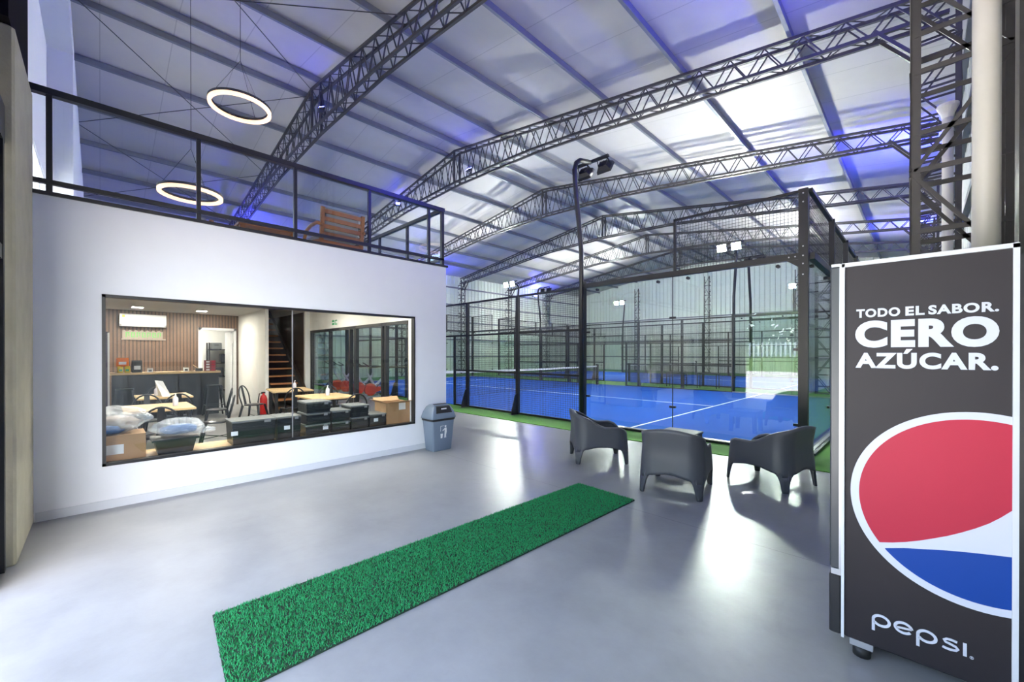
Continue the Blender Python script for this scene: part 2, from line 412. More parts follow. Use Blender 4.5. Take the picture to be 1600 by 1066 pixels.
# purlins
def purlin(x, label):
    mb = MB(); z = ztop(x); s = SL if x < XM else -SL
    pts = [(-.035, 0), (.035, 0), (.035, .14), (-.035, .14)]
    mb.loft([[(u, y, v+u*s) for u, v in pts] for y in (YG+.01, YE-.03)])
    o = mb.build('purlin', m_purlin); o.location = (x, 0, z+.005)
    return tag(o, label, 'purlin', 'roof purlins')
for i, x in enumerate((-11.72, -9.85, -7.85, -5.84, -3.79, -1.75)):
    purlin(x, ('long grey roof purlin running just right of the ridge' if i == 0 else 'long grey purlin on the right roof slope, %s down from the ridge' % ORD[i]))
for i, x in enumerate((-12.68, -14.6, -16.6, -18.6, -20.6, -22.6)):
    purlin(x, ('long grey roof purlin running just left of the ridge' if i == 0 else 'long grey purlin on the left roof slope, %s down from the ridge' % ORD[i]))
# rod bracing under the roof in the first bay
for i, (xa, xb) in enumerate(((XM-.12, -17.1), (-17.1, XM-.12), (-17.3, -22.2), (-22.2, -17.3), (XM+.12, -7.2), (-7.2, XM+.12))):
    o = MB().tube([(xa, -.41, ztop(xa)-.12), (xb, TR[0]-.13, ztop(xb)-.12)], .011, 5).build('brace_rod', m_truss)
    o.location.z = -.03*(i % 2)
    tag(o, 'thin roof brace rod, %s' % ['from the entrance wall ridge down left to the first truss', 'rising from the entrance wall to the ridge at the first truss', 'low on the left slope, descending from entrance wall', 'low on the left slope, rising from entrance wall', 'right of the ridge, descending from entrance wall', 'right of the ridge, rising to the first truss'][i], 'brace', 'roof brace rods')

# lattice columns
def make_column(mirror=1, brace=True):
    r = thing('lattice_column', '', 'column'); h = 7.1; w, d = .50, .40
    for x in (0, w):
        for y in (-d/2, d/2):
            mb = MB(); sx = 1 if x == 0 else -1; sy = 1 if y < 0 else -1
            mb.box((mirror*x, y, 0), (mirror*(x+sx*.055), y+sy*.008, h)); mb.box((mirror*x, y, 0), (mirror*(x+sx*.008), y+sy*.055, h))
            mb.build('chord', m_truss, r)
    mb = MB(); n = 10; st = h/n
    for i in range(n):
        z = .02+i*st; e = z+st*.95
        for y in (-d/2, d/2):
            mb.bar((mirror*.02, y, z), (mirror*(w-.02), y, z), .012, .035); mb.bar((mirror*.02, y, z+.27), (mirror*(w-.02), y, z+.27), .012, .035); mb.bar((mirror*.02, y, e if i % 2 else z), (mirror*(w-.02), y, z if i % 2 else e), .012, .025)
        for x in (0, w):
            mb.bar((mirror*x, -d/2, z), (mirror*x, d/2, z), .012, .03); mb.bar((mirror*x, -d/2, e if i % 2 else z), (mirror*x, d/2, z if i % 2 else e), .012, .025)
    mb.build('lacing', m_truss, r)
    MB().box((mirror*-.05, -.24, 0), (mirror*(w+.04), .24, .02)).build('base_plate', m_truss, r)
    if brace:
        for y in (-.13, .13):
            MB().bar((mirror*.02, y, 6.30), (mirror*-.50, y, 6.98), .045, .05).build('knee_brace', m_truss, r)
    return r
cr = make_column(1); cr.location = (-.05, TR[0], 0)
cr['label'] = 'grey steel lattice column standing right behind the drinks fridge'; cr['group'] = 'lattice columns of the right wall'
for k in range(1, 6): dup(cr, (-.05, TR[k], 0), 0, 'grey steel lattice column along the right wall, %s behind the drinks fridge' % ORD[k])
cl = make_column(-1); cl.location = (XL+.45, TR[1], 0)
cl['group'] = 'lattice columns of the left wall'; cl['label'] = 'lattice column on the far left wall, beyond the bar glazing at the second truss'
for k in range(2, 6): dup(cl, (XL+.45, TR[k], 0), 0, 'lattice column on the far left wall, at the foot of the %s truss from the entrance' % ORD[k])
for x, lb in ((-18.5, 'left of the ridge'), (-12.3, 'under the ridge'), (-6.1, 'right of the ridge')):
    c = dup(cr, (x, YE-.32, 0), PI/2, 'lattice column against the pale end wall, %s' % lb, 'lattice columns of the end wall')
    for ch in list(c.children):
        if ch.name.startswith('knee'): bpy.data.objects.remove(ch)
    c.scale = (1, 1, (ybot(x))/7.1)
# drain pipes
for y, r_, lb in ((3.92, .062, 'cream drainpipe beside the lattice column, right above the drinks fridge'), (8.95, .062, 'cream drainpipe farther back along the right wall, behind the near lattice column')):
    p = thing('drainpipe', lb, 'pipe', (.295, y, 0))
    MB().tube([(0, 0, 0), (0, 0, 7.0 if y < 5 else 5.1)], r_, 20).build('pipe', m_pvc, p, True)
    MB().lathe([(r_+.001, .30), (r_+.006, .31), (r_+.006, .42), (r_+.001, .43)], 20).build('coupling', m_pvc, p)
    if y > 5: MB().lathe([(.06, 5.05), (.075, 5.12), (.12, 5.22), (.12, 5.26), (.1, 5.26)], 20).build('hopper', m_pvc, p)

# ------------------------------------------------------------------ mezzanine block
XF = XW-.15; YB0, YB1 = -.45, 4.15; XBK = -14.7; XA = -11.84; CZ = 2.68
WY0, WY1, WZ0, WZ1 = .012, 3.542, .422, 2.125
mb = MB()
mb.box((XF, YB0+.02, 0), (XW, WY0, ZM)); mb.box((XF, WY1, 0), (XW, YB1, ZM))
mb.box((XF, WY0, 0), (XW, WY1, WZ0)); mb.box((XF, WY0, WZ1), (XW, WY1, ZM))
struct(mb.build('wall_mezzanine', m_white), 'white front wall of the mezzanine block', 'wall')
struct(MB().box((XW, YB0+.03, 0), (XW+.012, YB1+.012, .085)).build('baseboard_mezzanine', m_base))
struct(MB().box((XF, YB0+.02, ZM), (XW+.02, YB1+.03, ZM+.035)).build('trim_mezzanine_edge', m_black))
# slab / room ceiling (lid added over the stairwell to shut out window light)
mb = MB(); mb.box((XA, YB0, CZ), (XF, YB1, ZM)); mb.box((-15.2, YB0, CZ), (XA, 3.0, ZM)); mb.box((-15.2, 3.95, CZ), (XA, YB1, ZM)); mb.box((-15.2, 3.0, 2.93), (XA, 3.95, ZM))
struct(mb.build('ceiling_bar', m_white2))
struct(MB().box((-15.2, YB0-.12, 0), (-10.2, YB0, ZM)).box((-10.2, YB0-.12, 0), (XF, YB0, .85)).box((-10.2, YB0-.12, 1.9), (XF, YB0, ZM)).box((-10.2, YB0-.12, .85), (-7.75, YB0, 1.9)).box((-6.7, YB0-.12, .85), (XF, YB0, 1.9)).build('wall_bar_side', m_white2))
mb = MB()
for x in (-7.75, -7.22, -6.7): mb.box((x-.03, YB0-.1, .85), (x+.03, YB0-.02, 1.9))
for z in (.85, 1.9): mb.box((-7.75, YB0-.1, z-.03), (-6.7, YB0-.02, z+.03))
w3 = struct(mb.build('window_3', m_white)); MB().box((-7.72, YB0-.065, .88), (-6.73, YB0-.06, 1.87)).build('pane', m_clear, w3)
# wood slat back wall with door opening
mb = MB(); mb.box((XBK-.12, YB0, 0), (XBK, 2.02, CZ)); mb.box((XBK-.12, 2.02, 2.27), (XBK, 2.97, CZ)); mb.box((XBK-.12, 2.91, 0), (XBK, 2.97, 2.27))
struct(mb.build('wall_bar_back', m_wood), 'dark wood slat wall behind the bar', 'wall')
# return wall beside the stairs, strip, header and corner
struct(MB().box((XBK-.12, 2.97, 0), (XA, 3.05, CZ)).build('wall_stair_return', m_white2))
struct(MB().box((XA-.1, 3.93, 0), (XA, YB1-.01, CZ)).build('wall_stair_strip', m_white2))
mb = MB(); mb.box((XA, YB1-.10, 2.165), (XF, YB1, CZ)); mb.box((-6.74, YB1-.10, 0), (XF, YB1, 2.165))
struct(mb.build('wall_bar_glazed', m_white2))
struct(MB().box((-15.3, 3.97, 0), (XA-.1, YB1, ZM)).box((-15.3, 3.05, 0), (-15.2, 3.97, ZM)).build('wall_stairwell', m_dkbrown))
# store room behind the door
mb = MB(); mb.box((-17.2, 1.2, 0), (-17.1, 3.4, 2.6)); mb.box((-17.1, 1.1, 0), (XBK-.12, 1.2, 2.6)); mb.box((-17.1, 3.3, 0), (-15.3, 3.4, 2.6)); mb.box((-17.2, 1.1, 2.6), (-15.2, 3.4, 2.7))
struct(mb.build('wall_store_room', m_white2))

# front window
mb = MB(); e = .028
fx = XW-.075
mb.box((fx, WY0, WZ0), (XW+.012, WY0+e, WZ1)); mb.box((fx, WY1-e*.7, WZ0), (XW+.012, WY1, WZ1))
mb.box((fx, WY0, WZ1-e), (XW+.012, WY1, WZ1)); mb.box((fx, WY0, WZ0), (XW+.012, WY1, WZ0+e))
w1 = struct(mb.build('window_1', m_black), 'wide black-framed bar window in the white wall', 'window')
MB().box((XW-.07, WY0+e, WZ0+e), (XW-.058, 1.757, WZ1-e)).build('pane', m_clear, w1)
MB().box((XW-.07, 1.765, WZ0+e), (XW-.058, WY1-e, WZ1-e)).build('pane', m_clear, w1)
MB().box((XW-.068, 1.755, WZ0+e), (XW-.056, 1.767, WZ1-e)).build('joint', m_alu, w1)
# glazed wall toward the courts
mb = MB()
for x, wd in ((XA+.03, .06), (-10.52, .05), (-9.33, .06), (-9.06, .10), (-7.80, .06), (-7.66, .05), (-6.77, .06)): mb.box((x-wd/2, YB1-.09, 0), (x+wd/2, YB1-.01, 2.165))
mb.box((XA, YB1-.09, 2.10), (-6.74, YB1-.01, 2.165)); mb.box((XA, YB1-.09, 0), (-6.74, YB1-.01, .05))
w4 = struct(mb.build('window_4', m_black), 'dark framed glazing between bar and courts', 'window')
for a, b in ((XA+.06, -10.55), (-10.49, -9.36), (-9.0, -7.83), (-7.63, -6.8)): MB().box((a, YB1-.055, .05), (b, YB1-.045, 2.10)).build('pane', m_glass, w4)
# door at the back
mb = MB(); mb.box((XBK-.13, 1.99, 0), (XBK+.03, 2.07, 2.29)); mb.box((XBK-.13, 2.85, 0), (XBK+.03, 2.91, 2.29)); mb.box((XBK-.13, 2.0, 2.22), (XBK+.03, 2.91, 2.29))
d2 = struct(mb.build('door_2', m_white), 'white door frame in the wood wall', 'door')
lf = MB().box((XBK-.9, 2.79, .01), (XBK-.14, 2.84, 2.2)).build('door_leaf', m_white, d2)
MB().tube([(XBK-.82, 2.78, 1.0), (XBK-.82, 2.74, 1.0), (XBK-.70, 2.74, 1.0)], .01, 6).build('handle', m_alu, lf)

# stairs
st = thing('staircase', 'open staircase with orange wood treads in the dark stairwell behind the bar', 'stairs', (-11.2, 3.45, 0))
mb0 = MB()
for i in range(15):
    z = .19*(i+1); x = -.25*i
    MB().box((x-.27, -.33, z-.04), (x, .33, z)).build('tread', m_woodor, st)
MB().bar((.02, .36, .05), (-3.75, .36, 2.9), .04, .26).build('stringer', m_truss, st)
MB().bar((.02, -.345, .05), (-3.75, -.345, 2.9), .03, .06).build('stringer', m_truss, st)
mb = MB(); mb.loft([[(.0, .40, .1), (.0, .40, .35), (-3.9, .40, 2.95+.1), (-3.9, .40, .1)], [(.0, .43, .1), (.0, .43, .35), (-3.9, .43, 3.05), (-3.9, .43, .1)]])
mb.build('side_panel', m_dkbrown, st)
# fire extinguisher by the stairs
ex = thing('fire_extinguisher', 'red fire extinguisher standing beside the stair treads in the bar', 'extinguisher', (-11.55, 2.86, 0))
MB().lathe([(.075, 0), (.08, .02), (.08, .42), (.06, .49), (.025, .52), (.025, .56)], 14).build('cylinder', m_ext_red, ex, True)
MB().tube([(0, .02, .55), (0, -.09, .55), (0, -.12, .35), (0, -.10, .12)], .012, 6).build('hose', m_rubber, ex)
MB().box((-.012, -.05, .55), (.012, .04, .585)).build('handle', m_black, ex)

# bar counter
ct = thing('bar_counter', 'charcoal bar counter with light wood top in front of the slat wall', 'counter', (-13.0, 1.2, 0))
MB().box((-.28, -1.02, .0), (.18, .96, 1.05)).build('body', m_counter, ct)
for i in range(5):
    y = -1.0+i*.39; MB().box((.18, y+.01, .06), (.195, y+.37, 1.02)).build('front_panel', m_counter, ct)
bevel(MB().box((-.34, -1.06, 1.05), (.26, .99, 1.10)).build('worktop', m_woodlt, ct), .006)

# items on the counter
def pouch(name, mat, h, w, d, loc, rz, label, cat, group=None):
    r = thing(name, label, cat, loc, rz, group); rings = []
    for t, kw, kd in ((0, .9, .8), (.1, 1, 1), (.5, .98, .95), (.8, .95, .55), (.93, .93, .12), (1, .93, .06)):
        rings.append([(kd*d/2*math.cos(a)*1.0, kw*w/2*math.copysign(abs(math.sin(a))**.5, math.sin(a)), t*h) for a in [2*PI*j/14 for j in range(14)]])
    MB().loft(rings).build('pouch', mat, r, True)
    MB().box((d*.47, -w*.28, h*.25), (d*.51, w*.28, h*.55)).build('printed_label', m_paper if mat is not m_yellow else m_greenbk, r)
    return r
pouch('snack_bag', m_orange, .20, .22, .1, (-12.9, .36, 1.24), 0, 'orange snack bag lying on top of the yellow bags on the bar counter', 'snack')
pouch('snack_bag', m_yellow, .15, .10, .08, (-12.86, .32, 1.10), .2, 'yellow snack bag at the left end of the bar counter', 'snack')
pouch('snack_bag', m_yellow, .15, .10, .08, (-12.86, .44, 1.10), -.1, 'yellow snack bag beside the black pouch on the bar counter', 'snack')
pouch('snack_bag', m_crate, .28, .20, .10, (-12.84, .60, 1.10), .1, 'large black printed pouch standing on the bar counter', 'snack')
def stack_box(z, label, m):
    t = thing('product_box', label, 'box', (-12.87, 1.98, z), 0, 'stacked boxes on the bar counter')
    MB().box((-.09, -.11, 0), (.09, .11, .066)).build('carton', m, t)
    MB().box((.0901, -.09, .012), (.092, -.02, .05)).build('printed_label', m_paper, t); MB().box((.0901, .02, .012), (.092, .09, .05)).build('printed_label', m_fr_red, t)
for i in range(4): stack_box(1.10+i*.067, 'dark red product box on the right end of the bar counter, %s' % ['bottom of its stack', 'second from the bottom', 'third from the bottom', 'top of its stack'][i], m_redbox)
for y, lb in ((.83, 'left'), (1.50, 'right')):
    t = thing('napkin_holder', 'small white napkin box on the bar counter, %s one of two' % lb, 'holder', (-12.88, y, 1.10))
    MB().box((-.05, -.05, 0), (.05, .05, .09)).build('body', m_ac, t); MB().box((.05, -.03, .015), (.053, .03, .06)).build('opening', m_black, t)
t = thing('card_terminal', 'small black card terminal with stick on the bar counter beside the boxes', 'terminal', (-12.9, 1.76, 1.10))
MB().box((-.06, -.07, 0), (.06, .07, .07)).build('body', m_black, t); MB().bar((0, -.02, .07), (0, -.12, .16), .012).build('stylus', m_woodlt, t)
# wall things
t = thing('air_conditioner', 'white split air conditioner on the wood slat wall', 'air conditioner', (XBK, .81, 2.25))
o = MB(); o.loft([[(.0, y, 0), (.14, y, .0), (.2, y, .06), (.2, y, .29), (.17, y, .32), (0, y, .32)] for y in (-.46, .46)]); o.build('body', m_ac, t)
MB().box((.15, -.42, .005), (.204, .42, .05)).build('louver', m_base, t); MB().box((.2, -.41, .23), (.203, -.36, .28)).build('energy_label', m_yellow, t)
t = thing('wall_sign', 'green lettered cutout sign with pale outline below the air conditioner', 'sign', (XBK+.02, .81, 1.90))
random.seed(3)
mb = MB(); pts = []
for i in range(24): pts.append((-.40+.8*i/23, .24+.025*math.sin(i*1.9)))
for i in range(24): pts.append((.40-.8*i/23, .03+.015*math.sin(i*2.3)))
mb.poly(pts, lambda u, v, d: (d, u, v), .02); mb.box((0, -.42, 0), (.025, .46, .035)); mb.build('backing', m_signw, t, fixn=True)
mb = MB()
for i in range(7):
    y = -.34+i*.105
    mb.box((.021, y, .07), (.03, y+.02, .2)); mb.box((.021, y, .18), (.03, y+.075, .2)); mb.box((.021, y+.05, .10), (.03, y+.07, .2))
    if i % 2: mb.box((.021, y, .07), (.03, y+.08, .09))
mb.build('lettering', m_neon, t)
# drinks fridge standing at the left edge of the bar
t = thing('drinks_fridge', 'dark purple drinks fridge at the left edge of the bar window', 'fridge', (-12.35, -.11, 0))
MB().bbox((-.3, -.27, .05), (.25, .25, 2.0), .02).build('body', m_purple, t); MB().box((.25, .22, .08), (.27, .25, 1.98)).build('edge_trim', m_alu, t); MB().box((-.28, -.25, 0), (.23, .23, .05)).build('plinth', m_black, t)
for i, (px, z) in enumerate(((.30, .62), (.30, 1.0))): pass
# shelf rack in the store room
t = thing('storage_rack', 'dark storage rack seen through the open white door', 'rack', (-16.75, 2.88, 0))
for x in (-.2, .2):
    for y in (-.35, .35): MB().box((x-.02, y-.02, 0), (x+.02, y+.02, 1.9)).build('upright', m_black, t)
for z in (.3, .75, 1.2, 1.65): MB().box((-.22, -.37, z), (.22, .37, z+.03)).build('shelf', m_black, t)
for (y, z, h, m, lb) in ((-.15, 1.68, .22, m_lid, 'grey bin on the top shelf of the storage rack'), (.12, 1.23, .3, m_counter, 'dark carton on the second shelf of the storage rack'), (-.1, .78, .3, m_counter, 'dark carton on the third shelf of the storage rack')):
    tt = thing('storage_bin', lb, 'bin', (-16.75, 2.88+y, z)); MB().bbox((-.17, -.15, 0), (.17, .15, h), .015).build('body', m, tt); MB().box((.16, -.06, h*.6), (.18, .06, h*.7)).build('handle', m_black, tt)

# exit sign
t = thing('exit_sign', 'small green and white exit sign on the wall above the bar glazing', 'sign', (-10.12, YB1-.10, 2.30))
MB().box((-.16, -.012, -.07), (.16, 0, .07)).build('plate', m_white, t)
mb = MB()
for a, b, c, d in ((-.15, -.02, .012, .06), (-.15, -.02, -.06, -.012), (.06, .15, .03, .06), (.06, .15, -.06, -.03), (.02, .05, -.06, .06)): mb.box((a, -.016, c), (b, -.012, d))
mb.build('symbol', m_greenbk, t)
# two downlights, then unseen panels added to brighten bar and store room
for x, y, hw, lb in ((-13.6, .65, .12, 'square ceiling downlight above the air conditioner, left one over the counter'), (-13.6, 1.92, .12, 'square ceiling downlight right of the air conditioner, above the counter'),
                 (-6.38, .3, .3, 'unseen added fill panel above the left end of the window bench'), (-6.38, 1.4, .3, 'unseen added fill panel above the long black case on the bench'), (-6.38, 2.5, .3, 'unseen added fill panel above the tallest crate stack'), (-6.38, 3.6, .3, 'unseen added fill panel above the open cardboard box'), (-9.3, 1.0, .46, 'large unseen added fill panel above the left bar tables'), (-9.3, 2.95, .46, 'large unseen added fill panel above the right bar tables'), (-16.1, 2.2, .3, 'unseen added fill panel in the store room behind the white door')):
    z = CZ if x > -15 else 2.6
    t = thing('downlight_or_fill', lb, 'light', (x, y, z), 0, 'bar ceiling downlights'); k = hw-.02
    mb = MB(); mb.box((-hw, -hw, -.012), (hw, -k, 0)); mb.box((-hw, k, -.012), (hw, hw, 0)); mb.box((-hw, -k, -.012), (-k, k, 0)); mb.box((k, -k, -.012), (hw, k, 0)); mb.build('frame', m_white, t)
    MB().box((-k, -k, -.010), (k, k, -.004)).build('diffuser', m_down if hw < .2 else m_fill2 if hw > .4 else m_fill, t)

# bar tables
def make_table():
    t = thing('bar_table', '', 'table', group='bar tables')
    bevel(MB().box((-.48, -.39, .72), (.48, .39, .75)).build('tabletop', m_woodlt, t), .004)
    MB().box((-.42, -.33, .69), (.42, .33, .72)).build('frame', m_black, t)
    for x in (-.40, .40):
        for y in (-.31, .31): MB().box((x-.025, y-.025, 0), (x+.025, y+.025, .69)).build('leg', m_black, t)
    return t
tb = make_table(); tb.location = (-10.10, .84, 0); tb['label'] = 'light wood bar table nearest the counter, left side of the room'
dup(tb, (-8.03, .61, 0), 0, 'light wood bar table on the left, nearer the window')
dup(tb, (-9.9, 2.96, 0), -.12, 'light wood bar table on the right, nearest the stairs')
dup(tb, (-7.9, 2.99, 0), 0, 'light wood bar table on the right, behind the stacked crates')

def make_bar_chair():
    t = thing('metal_chair', '', 'chair', group='bar chairs')      # faces +x
    mb = MB(); mb.loft([[(x*k, y*k, z) for x, y in [(.18*math.cos(a)*(1.12 if abs(math.cos(a)) < .8 else 1), .18*math.sin(a)*1.12) for a in [2*PI*j/20 for j in range(20)]]] for k, z in ((.98, .435), (1, .45), (.9, .455))]); mb.build('seat', m_metal_ch, t, True)
    for x in (-1, 1):
        for y in (-1, 1): MB().tube([(x*.15, y*.15, .44), (x*.19, y*.19, .22), (x*.23, y*.22, 0)], [.024, .02, .014], 6).build('leg', m_metal_ch, t)
    pts = [(-.15, -.16, .44)]+[(-.19-.05*math.sin(a), -.19*math.cos(a), .62+.23*math.sin(a)) for a in [PI*j/12 for j in range(13)]]+[(-.15, .16, .44)]
    MB().tube(pts, .013, 8).build('back_frame', m_metal_ch, t, True)
    mb = MB(); mb.loft([[(-.16, -.045, .45), (-.16, .045, .45)], [(-.245, -.035, .845), (-.245, .035, .845)]], False, False, closed=False); o = mb.build('back_slat', m_metal_ch, t)
    so = o.modifiers.new('thick', 'SOLIDIFY'); so.thickness = .006
    MB().tube([(-.19, -.19, .2), (.19, .19, .2)], .007, 6).build('stretcher', m_metal_ch, t)
    MB().tube([(-.19, .19, .21), (.19, -.19, .21)], .007, 6).build('stretcher', m_metal_ch, t)
    return t
ch = make_bar_chair()
spots = [(-7.12, .55, PI, 'dark metal chair with its back to the bar window, at the front left table'),
         (-8.92, .55, 0, 'dark metal chair between the two left bar tables, facing the window'),
         (-9.22, .95, PI, 'dark metal chair between the two left bar tables, facing the counter'),
         (-11.0, .85, 0, 'dark metal chair between the counter and the rear left bar table'),
         (-8.05, 1.33, PI/2+2.9, 'dark metal chair at the open right end of the front left bar table'),
         (-9.75, 1.62, PI/2+3.0, 'dark metal chair at the right side of the rear left bar table'),
         (-10.15, 2.33, .9, 'dark metal chair left of the rear right bar table, before the white wall'),
         (-9.05, 2.75, PI, 'dark metal chair in front of the rear right bar table'),
         (-10.0, 3.62, -PI/2, 'dark metal chair between the stair corner and the rear right bar table'),
         (-7.05, 3.1, PI, 'dark metal chair behind the stacked crates, at the front right table'),
         (-8.8, 3.4, -.3, 'dark metal chair between the two right bar tables, near the glazing')]
for i, (x, y, a, lb) in enumerate(spots):
    if i == 0: ch.location = (x, y, 0); ch.rotation_euler = (0, 0, a); ch['label'] = lb
    else: dup(ch, (x, y, 0), a, lb)
def make_stool():
    t = thing('bar_stool', '', 'stool', group='bar stools')
    MB().bbox((-.15, -.15, .735), (.15, .15, .76), .012).build('seat', m_metal_ch, t)
    for x in (-1, 1):
        for y in (-1, 1): MB().bar((x*.13, y*.13, .74), (x*.21, y*.21, 0), .035, .02).build('leg', m_metal_ch, t)
    mb = MB()
    for (a, b) in (((-1, -1), (1, -1)), ((1, -1), (1, 1)), ((1, 1), (-1, 1)), ((-1, 1), (-1, -1))): mb.bar((a[0]*.18, a[1]*.18, .27), (b[0]*.18, b[1]*.18, .27), .02, .01)
    mb.build('footrest', m_metal_ch, t); return t
sl = make_stool(); sl.location = (-12.42, 2.0, 0); sl['label'] = 'dark metal bar stool at the right end of the counter'
dup(sl, (-12.45, .38, 0), 0, 'dark metal bar stool at the left end of the counter')
def bottle(x, y, label):
    t = thing('sanitizer_bottle', label, 'bottle', (x, y, .751), 0, 'sanitizer bottles on the bar tables')
    MB().lathe([(.03, 0), (.034, .01), (.034, .11), (.026, .13), (.013, .14), (.013, .15)], 14).build('bottle_body', m_liq, t, True)
    MB().lathe([(.029, .004), (.031, .01), (.031, .09), (.0, .09)], 12).build('liquid', m_paper, t, True)
    MB().tube([(0, 0, .15), (0, 0, .185), (.035, 0, .185)], .008, 6).build('pump', m_white, t)
bottle(-7.95, .80, 'clear pump bottle on the front left bar table'); bottle(-10.1, .74, 'clear pump bottle beside the menu card on the rear left bar table')
bottle(-9.85, 3.05, 'clear pump bottle on the rear right bar table'); bottle(-7.9, 3.02, 'clear pump bottle on the front right bar table')
t = thing('menu_card', 'white folded menu card standing on the rear left bar table', 'menu', (-9.85, .80, .751), .25)
mb = MB(); mb.loft([[(-.10, -.02, 0), (-.05, .10, 0)], [(-.02, -.10, .30), (.03, .0, .28)], [(.08, -.02, 0), (.10, .10, 0)]], False, False, closed=False); o = mb.build('card', m_paper, t); so = o.modifiers.new('thick', 'SOLIDIFY'); so.thickness = .003

# ------------------------------------------------------------------ bench under the window and what is on it
t = thing('window_bench', 'low light wood bench running along the inside of the bar window', 'bench', (-6.18, 1.7, 0))
MB().box((-.30, -1.9, .36), (.30, 2.0, .40)).build('bench_top', m_woodlt, t)
for y in (-1.7, -.2, 1.0, 1.85): MB().box((-.25, y-.03, 0), (.25, y+.03, .36)).build('leg', m_black, t)
BX = -6.16
def crate(y0, y1, z, h, label, dep=.36, lid=True, sticker=None, x=BX, grp='stacked black crates in the bar window'):
    t = thing('storage_crate', label, 'crate', (x, (y0+y1)/2, z), 0, grp); w = (y1-y0)/2; hl = h-(.025 if lid else 0)
    mb = MB(); mb.loft([[(-dep/2*k, -w*k, q), (dep/2*k, -w*k, q), (dep/2*k, w*k, q), (-dep/2*k, w*k, q)] for k, q in ((.94, 0), (1, hl))]); mb.build('body', m_crate, t)
    mb = MB()
    for k in (.35, .75): mb.box((dep/2*.98, -w*.97, hl*k-.008), (dep/2+.006, w*.97, hl*k+.008))
    mb.build('rib', m_crate, t)
    if lid:
        bevel(MB().box((-dep/2-.01, -w-.005, hl), (dep/2+.01, w+.005, h)).build('lid', m_lid, t), .006)
        MB().box((dep/2+.005, w*.45, hl-.02), (dep/2+.018, w*.75, hl+.012)).build('latch', m_alu, t)
    if sticker: MB().box((dep/2+.004, sticker-.035, h*.42), (dep/2+.010, sticker+.035, h*.42+.05)).build('label_sticker', m_paper, t)
    return t
B0 = .401
crate(1.14, 1.62, B0, .30, 'long black case with grey lid, leftmost crate in the bar window', sticker=-.215)
crate(1.64, 1.93, B0, .30, 'black crate with white sticker, second from the left in the bar window', sticker=-.03)
crate(1.99, 2.32, B0, .15, 'black crate with white sticker at the bottom of the tallest stack', sticker=.1)
crate(2.00, 2.32, B0+.152, .155, 'black crate with grey lid in the middle of the tallest stack')
crate(2.00, 2.33, B0+.309, .155, 'black crate with grey lid on top of the tallest stack')
crate(2.35, 2.61, B0, .15, 'black crate right of the tallest stack, under another one')
crate(2.35, 2.61, B0+.152, .16, 'black crate right of the tallest stack, resting on another one')
crate(2.63, 2.90, B0, .18, 'black crate at the bottom of the third stack from the left')
crate(2.63, 2.90, B0+.182, .18, 'black crate with grey lid on top of the third stack from the left')
crate(2.92, 3.19, B0, .20, 'low black crate with white sticker beside the cardboard box', sticker=-.04)
def cardboard(y0, y1, z, h, label, open_=False, x=BX, paper=None):
    t = thing('cardboard_box', label, 'box', (x, (y0+y1)/2, z)); w = (y1-y0)/2; d = .19; k = .005
    mb = MB(); mb.box((-d, -w, 0), (d, w, k)); mb.box((-d, -w, k), (-d+k, w, h)); mb.box((d-k, -w, k), (d, w, h)); mb.box((-d+k, -w, k), (d-k, -w+k, h)); mb.box((-d+k, w-k, k), (d-k, w, h)); mb.build('carton', m_card, t)
    if open_:
        for p, q in (((d, -w, h), (d+.07, 0, .05)), ((-d, -w, h), (-.08, 0, .06))):
            mb = MB(); a = Vector(p); mb.loft([[a, a+Vector((0, 2*w, 0))], [a+Vector(q), a+Vector((q[0], 2*w, q[2]))]], False, False, closed=False); o = mb.build('flap', m_card, t); so = o.modifiers.new('t', 'SOLIDIFY'); so.thickness = .005
        mb = MB(); a = Vector((-d, -w, h)); mb.loft([[a, a+Vector((2*d, 0, 0))], [a+Vector((0, -.1, .05)), a+Vector((2*d, -.1, .05))]], False, False, closed=False); o = mb.build('flap', m_card, t); so = o.modifiers.new('t', 'SOLIDIFY'); so.thickness = .005
    else: MB().box((-d, -w, h), (d, w, h+k)).build('flap', m_card, t)
    if paper: MB().box((d, paper[0], paper[2]), (d+.004, paper[1], paper[3])).build('label_sticker', m_paper, t)
    return t
cardboard(3.21, 3.66, B0, .34, 'open brown cardboard box at the right end of the bar window', True, x=BX-.05, paper=(.0, .12, .22, .33))
cardboard(-.12, .35, B0, .27, 'brown cardboard box with white sticker at the left end of the bar window', paper=(-.1, .06, .08, .18))
def blob(name, mat, r, squash, parent, seed, amp=.2, off=(0, 0, 0), crinkle=0):
    random.seed(seed); n, m = (44, 22) if crinkle else (22, 12); ph = [random.uniform(0, 6) for _ in range(8)]; rings = []
    for i in range(m+1):
        th = PI*i/m; rr = []
        for j in range(n):
            a = 2*PI*j/n
            k = 1+crinkle*random.uniform(-1, 1)*(1 if 0 < i < m else 0)+amp*(.5*math.sin(3*a+ph[0]+2*th)+.35*math.sin(5*a+ph[1]-3*th)+.3*math.sin(7*th+ph[2]+2*a)+.2*math.sin(11*a+ph[3]))
            z = -math.cos(th)*squash[2]*r*(1 if th > PI/2 else .9)*(.8+.2*k)
            rr.append((off[0]+squash[0]*r*math.sin(th)*math.cos(a)*k, off[1]+squash[1]*r*math.sin(th)*math.sin(a)*k, off[2]+squash[2]*r*.9+z))
        rings.append(rr)
    return MB().loft(rings).build(name, mat, parent, not crinkle)
t = thing('plastic_bag', 'clear plastic bag of clothes on the left cardboard box in the bar window', 'bag', (BX, .11, B0+.276))
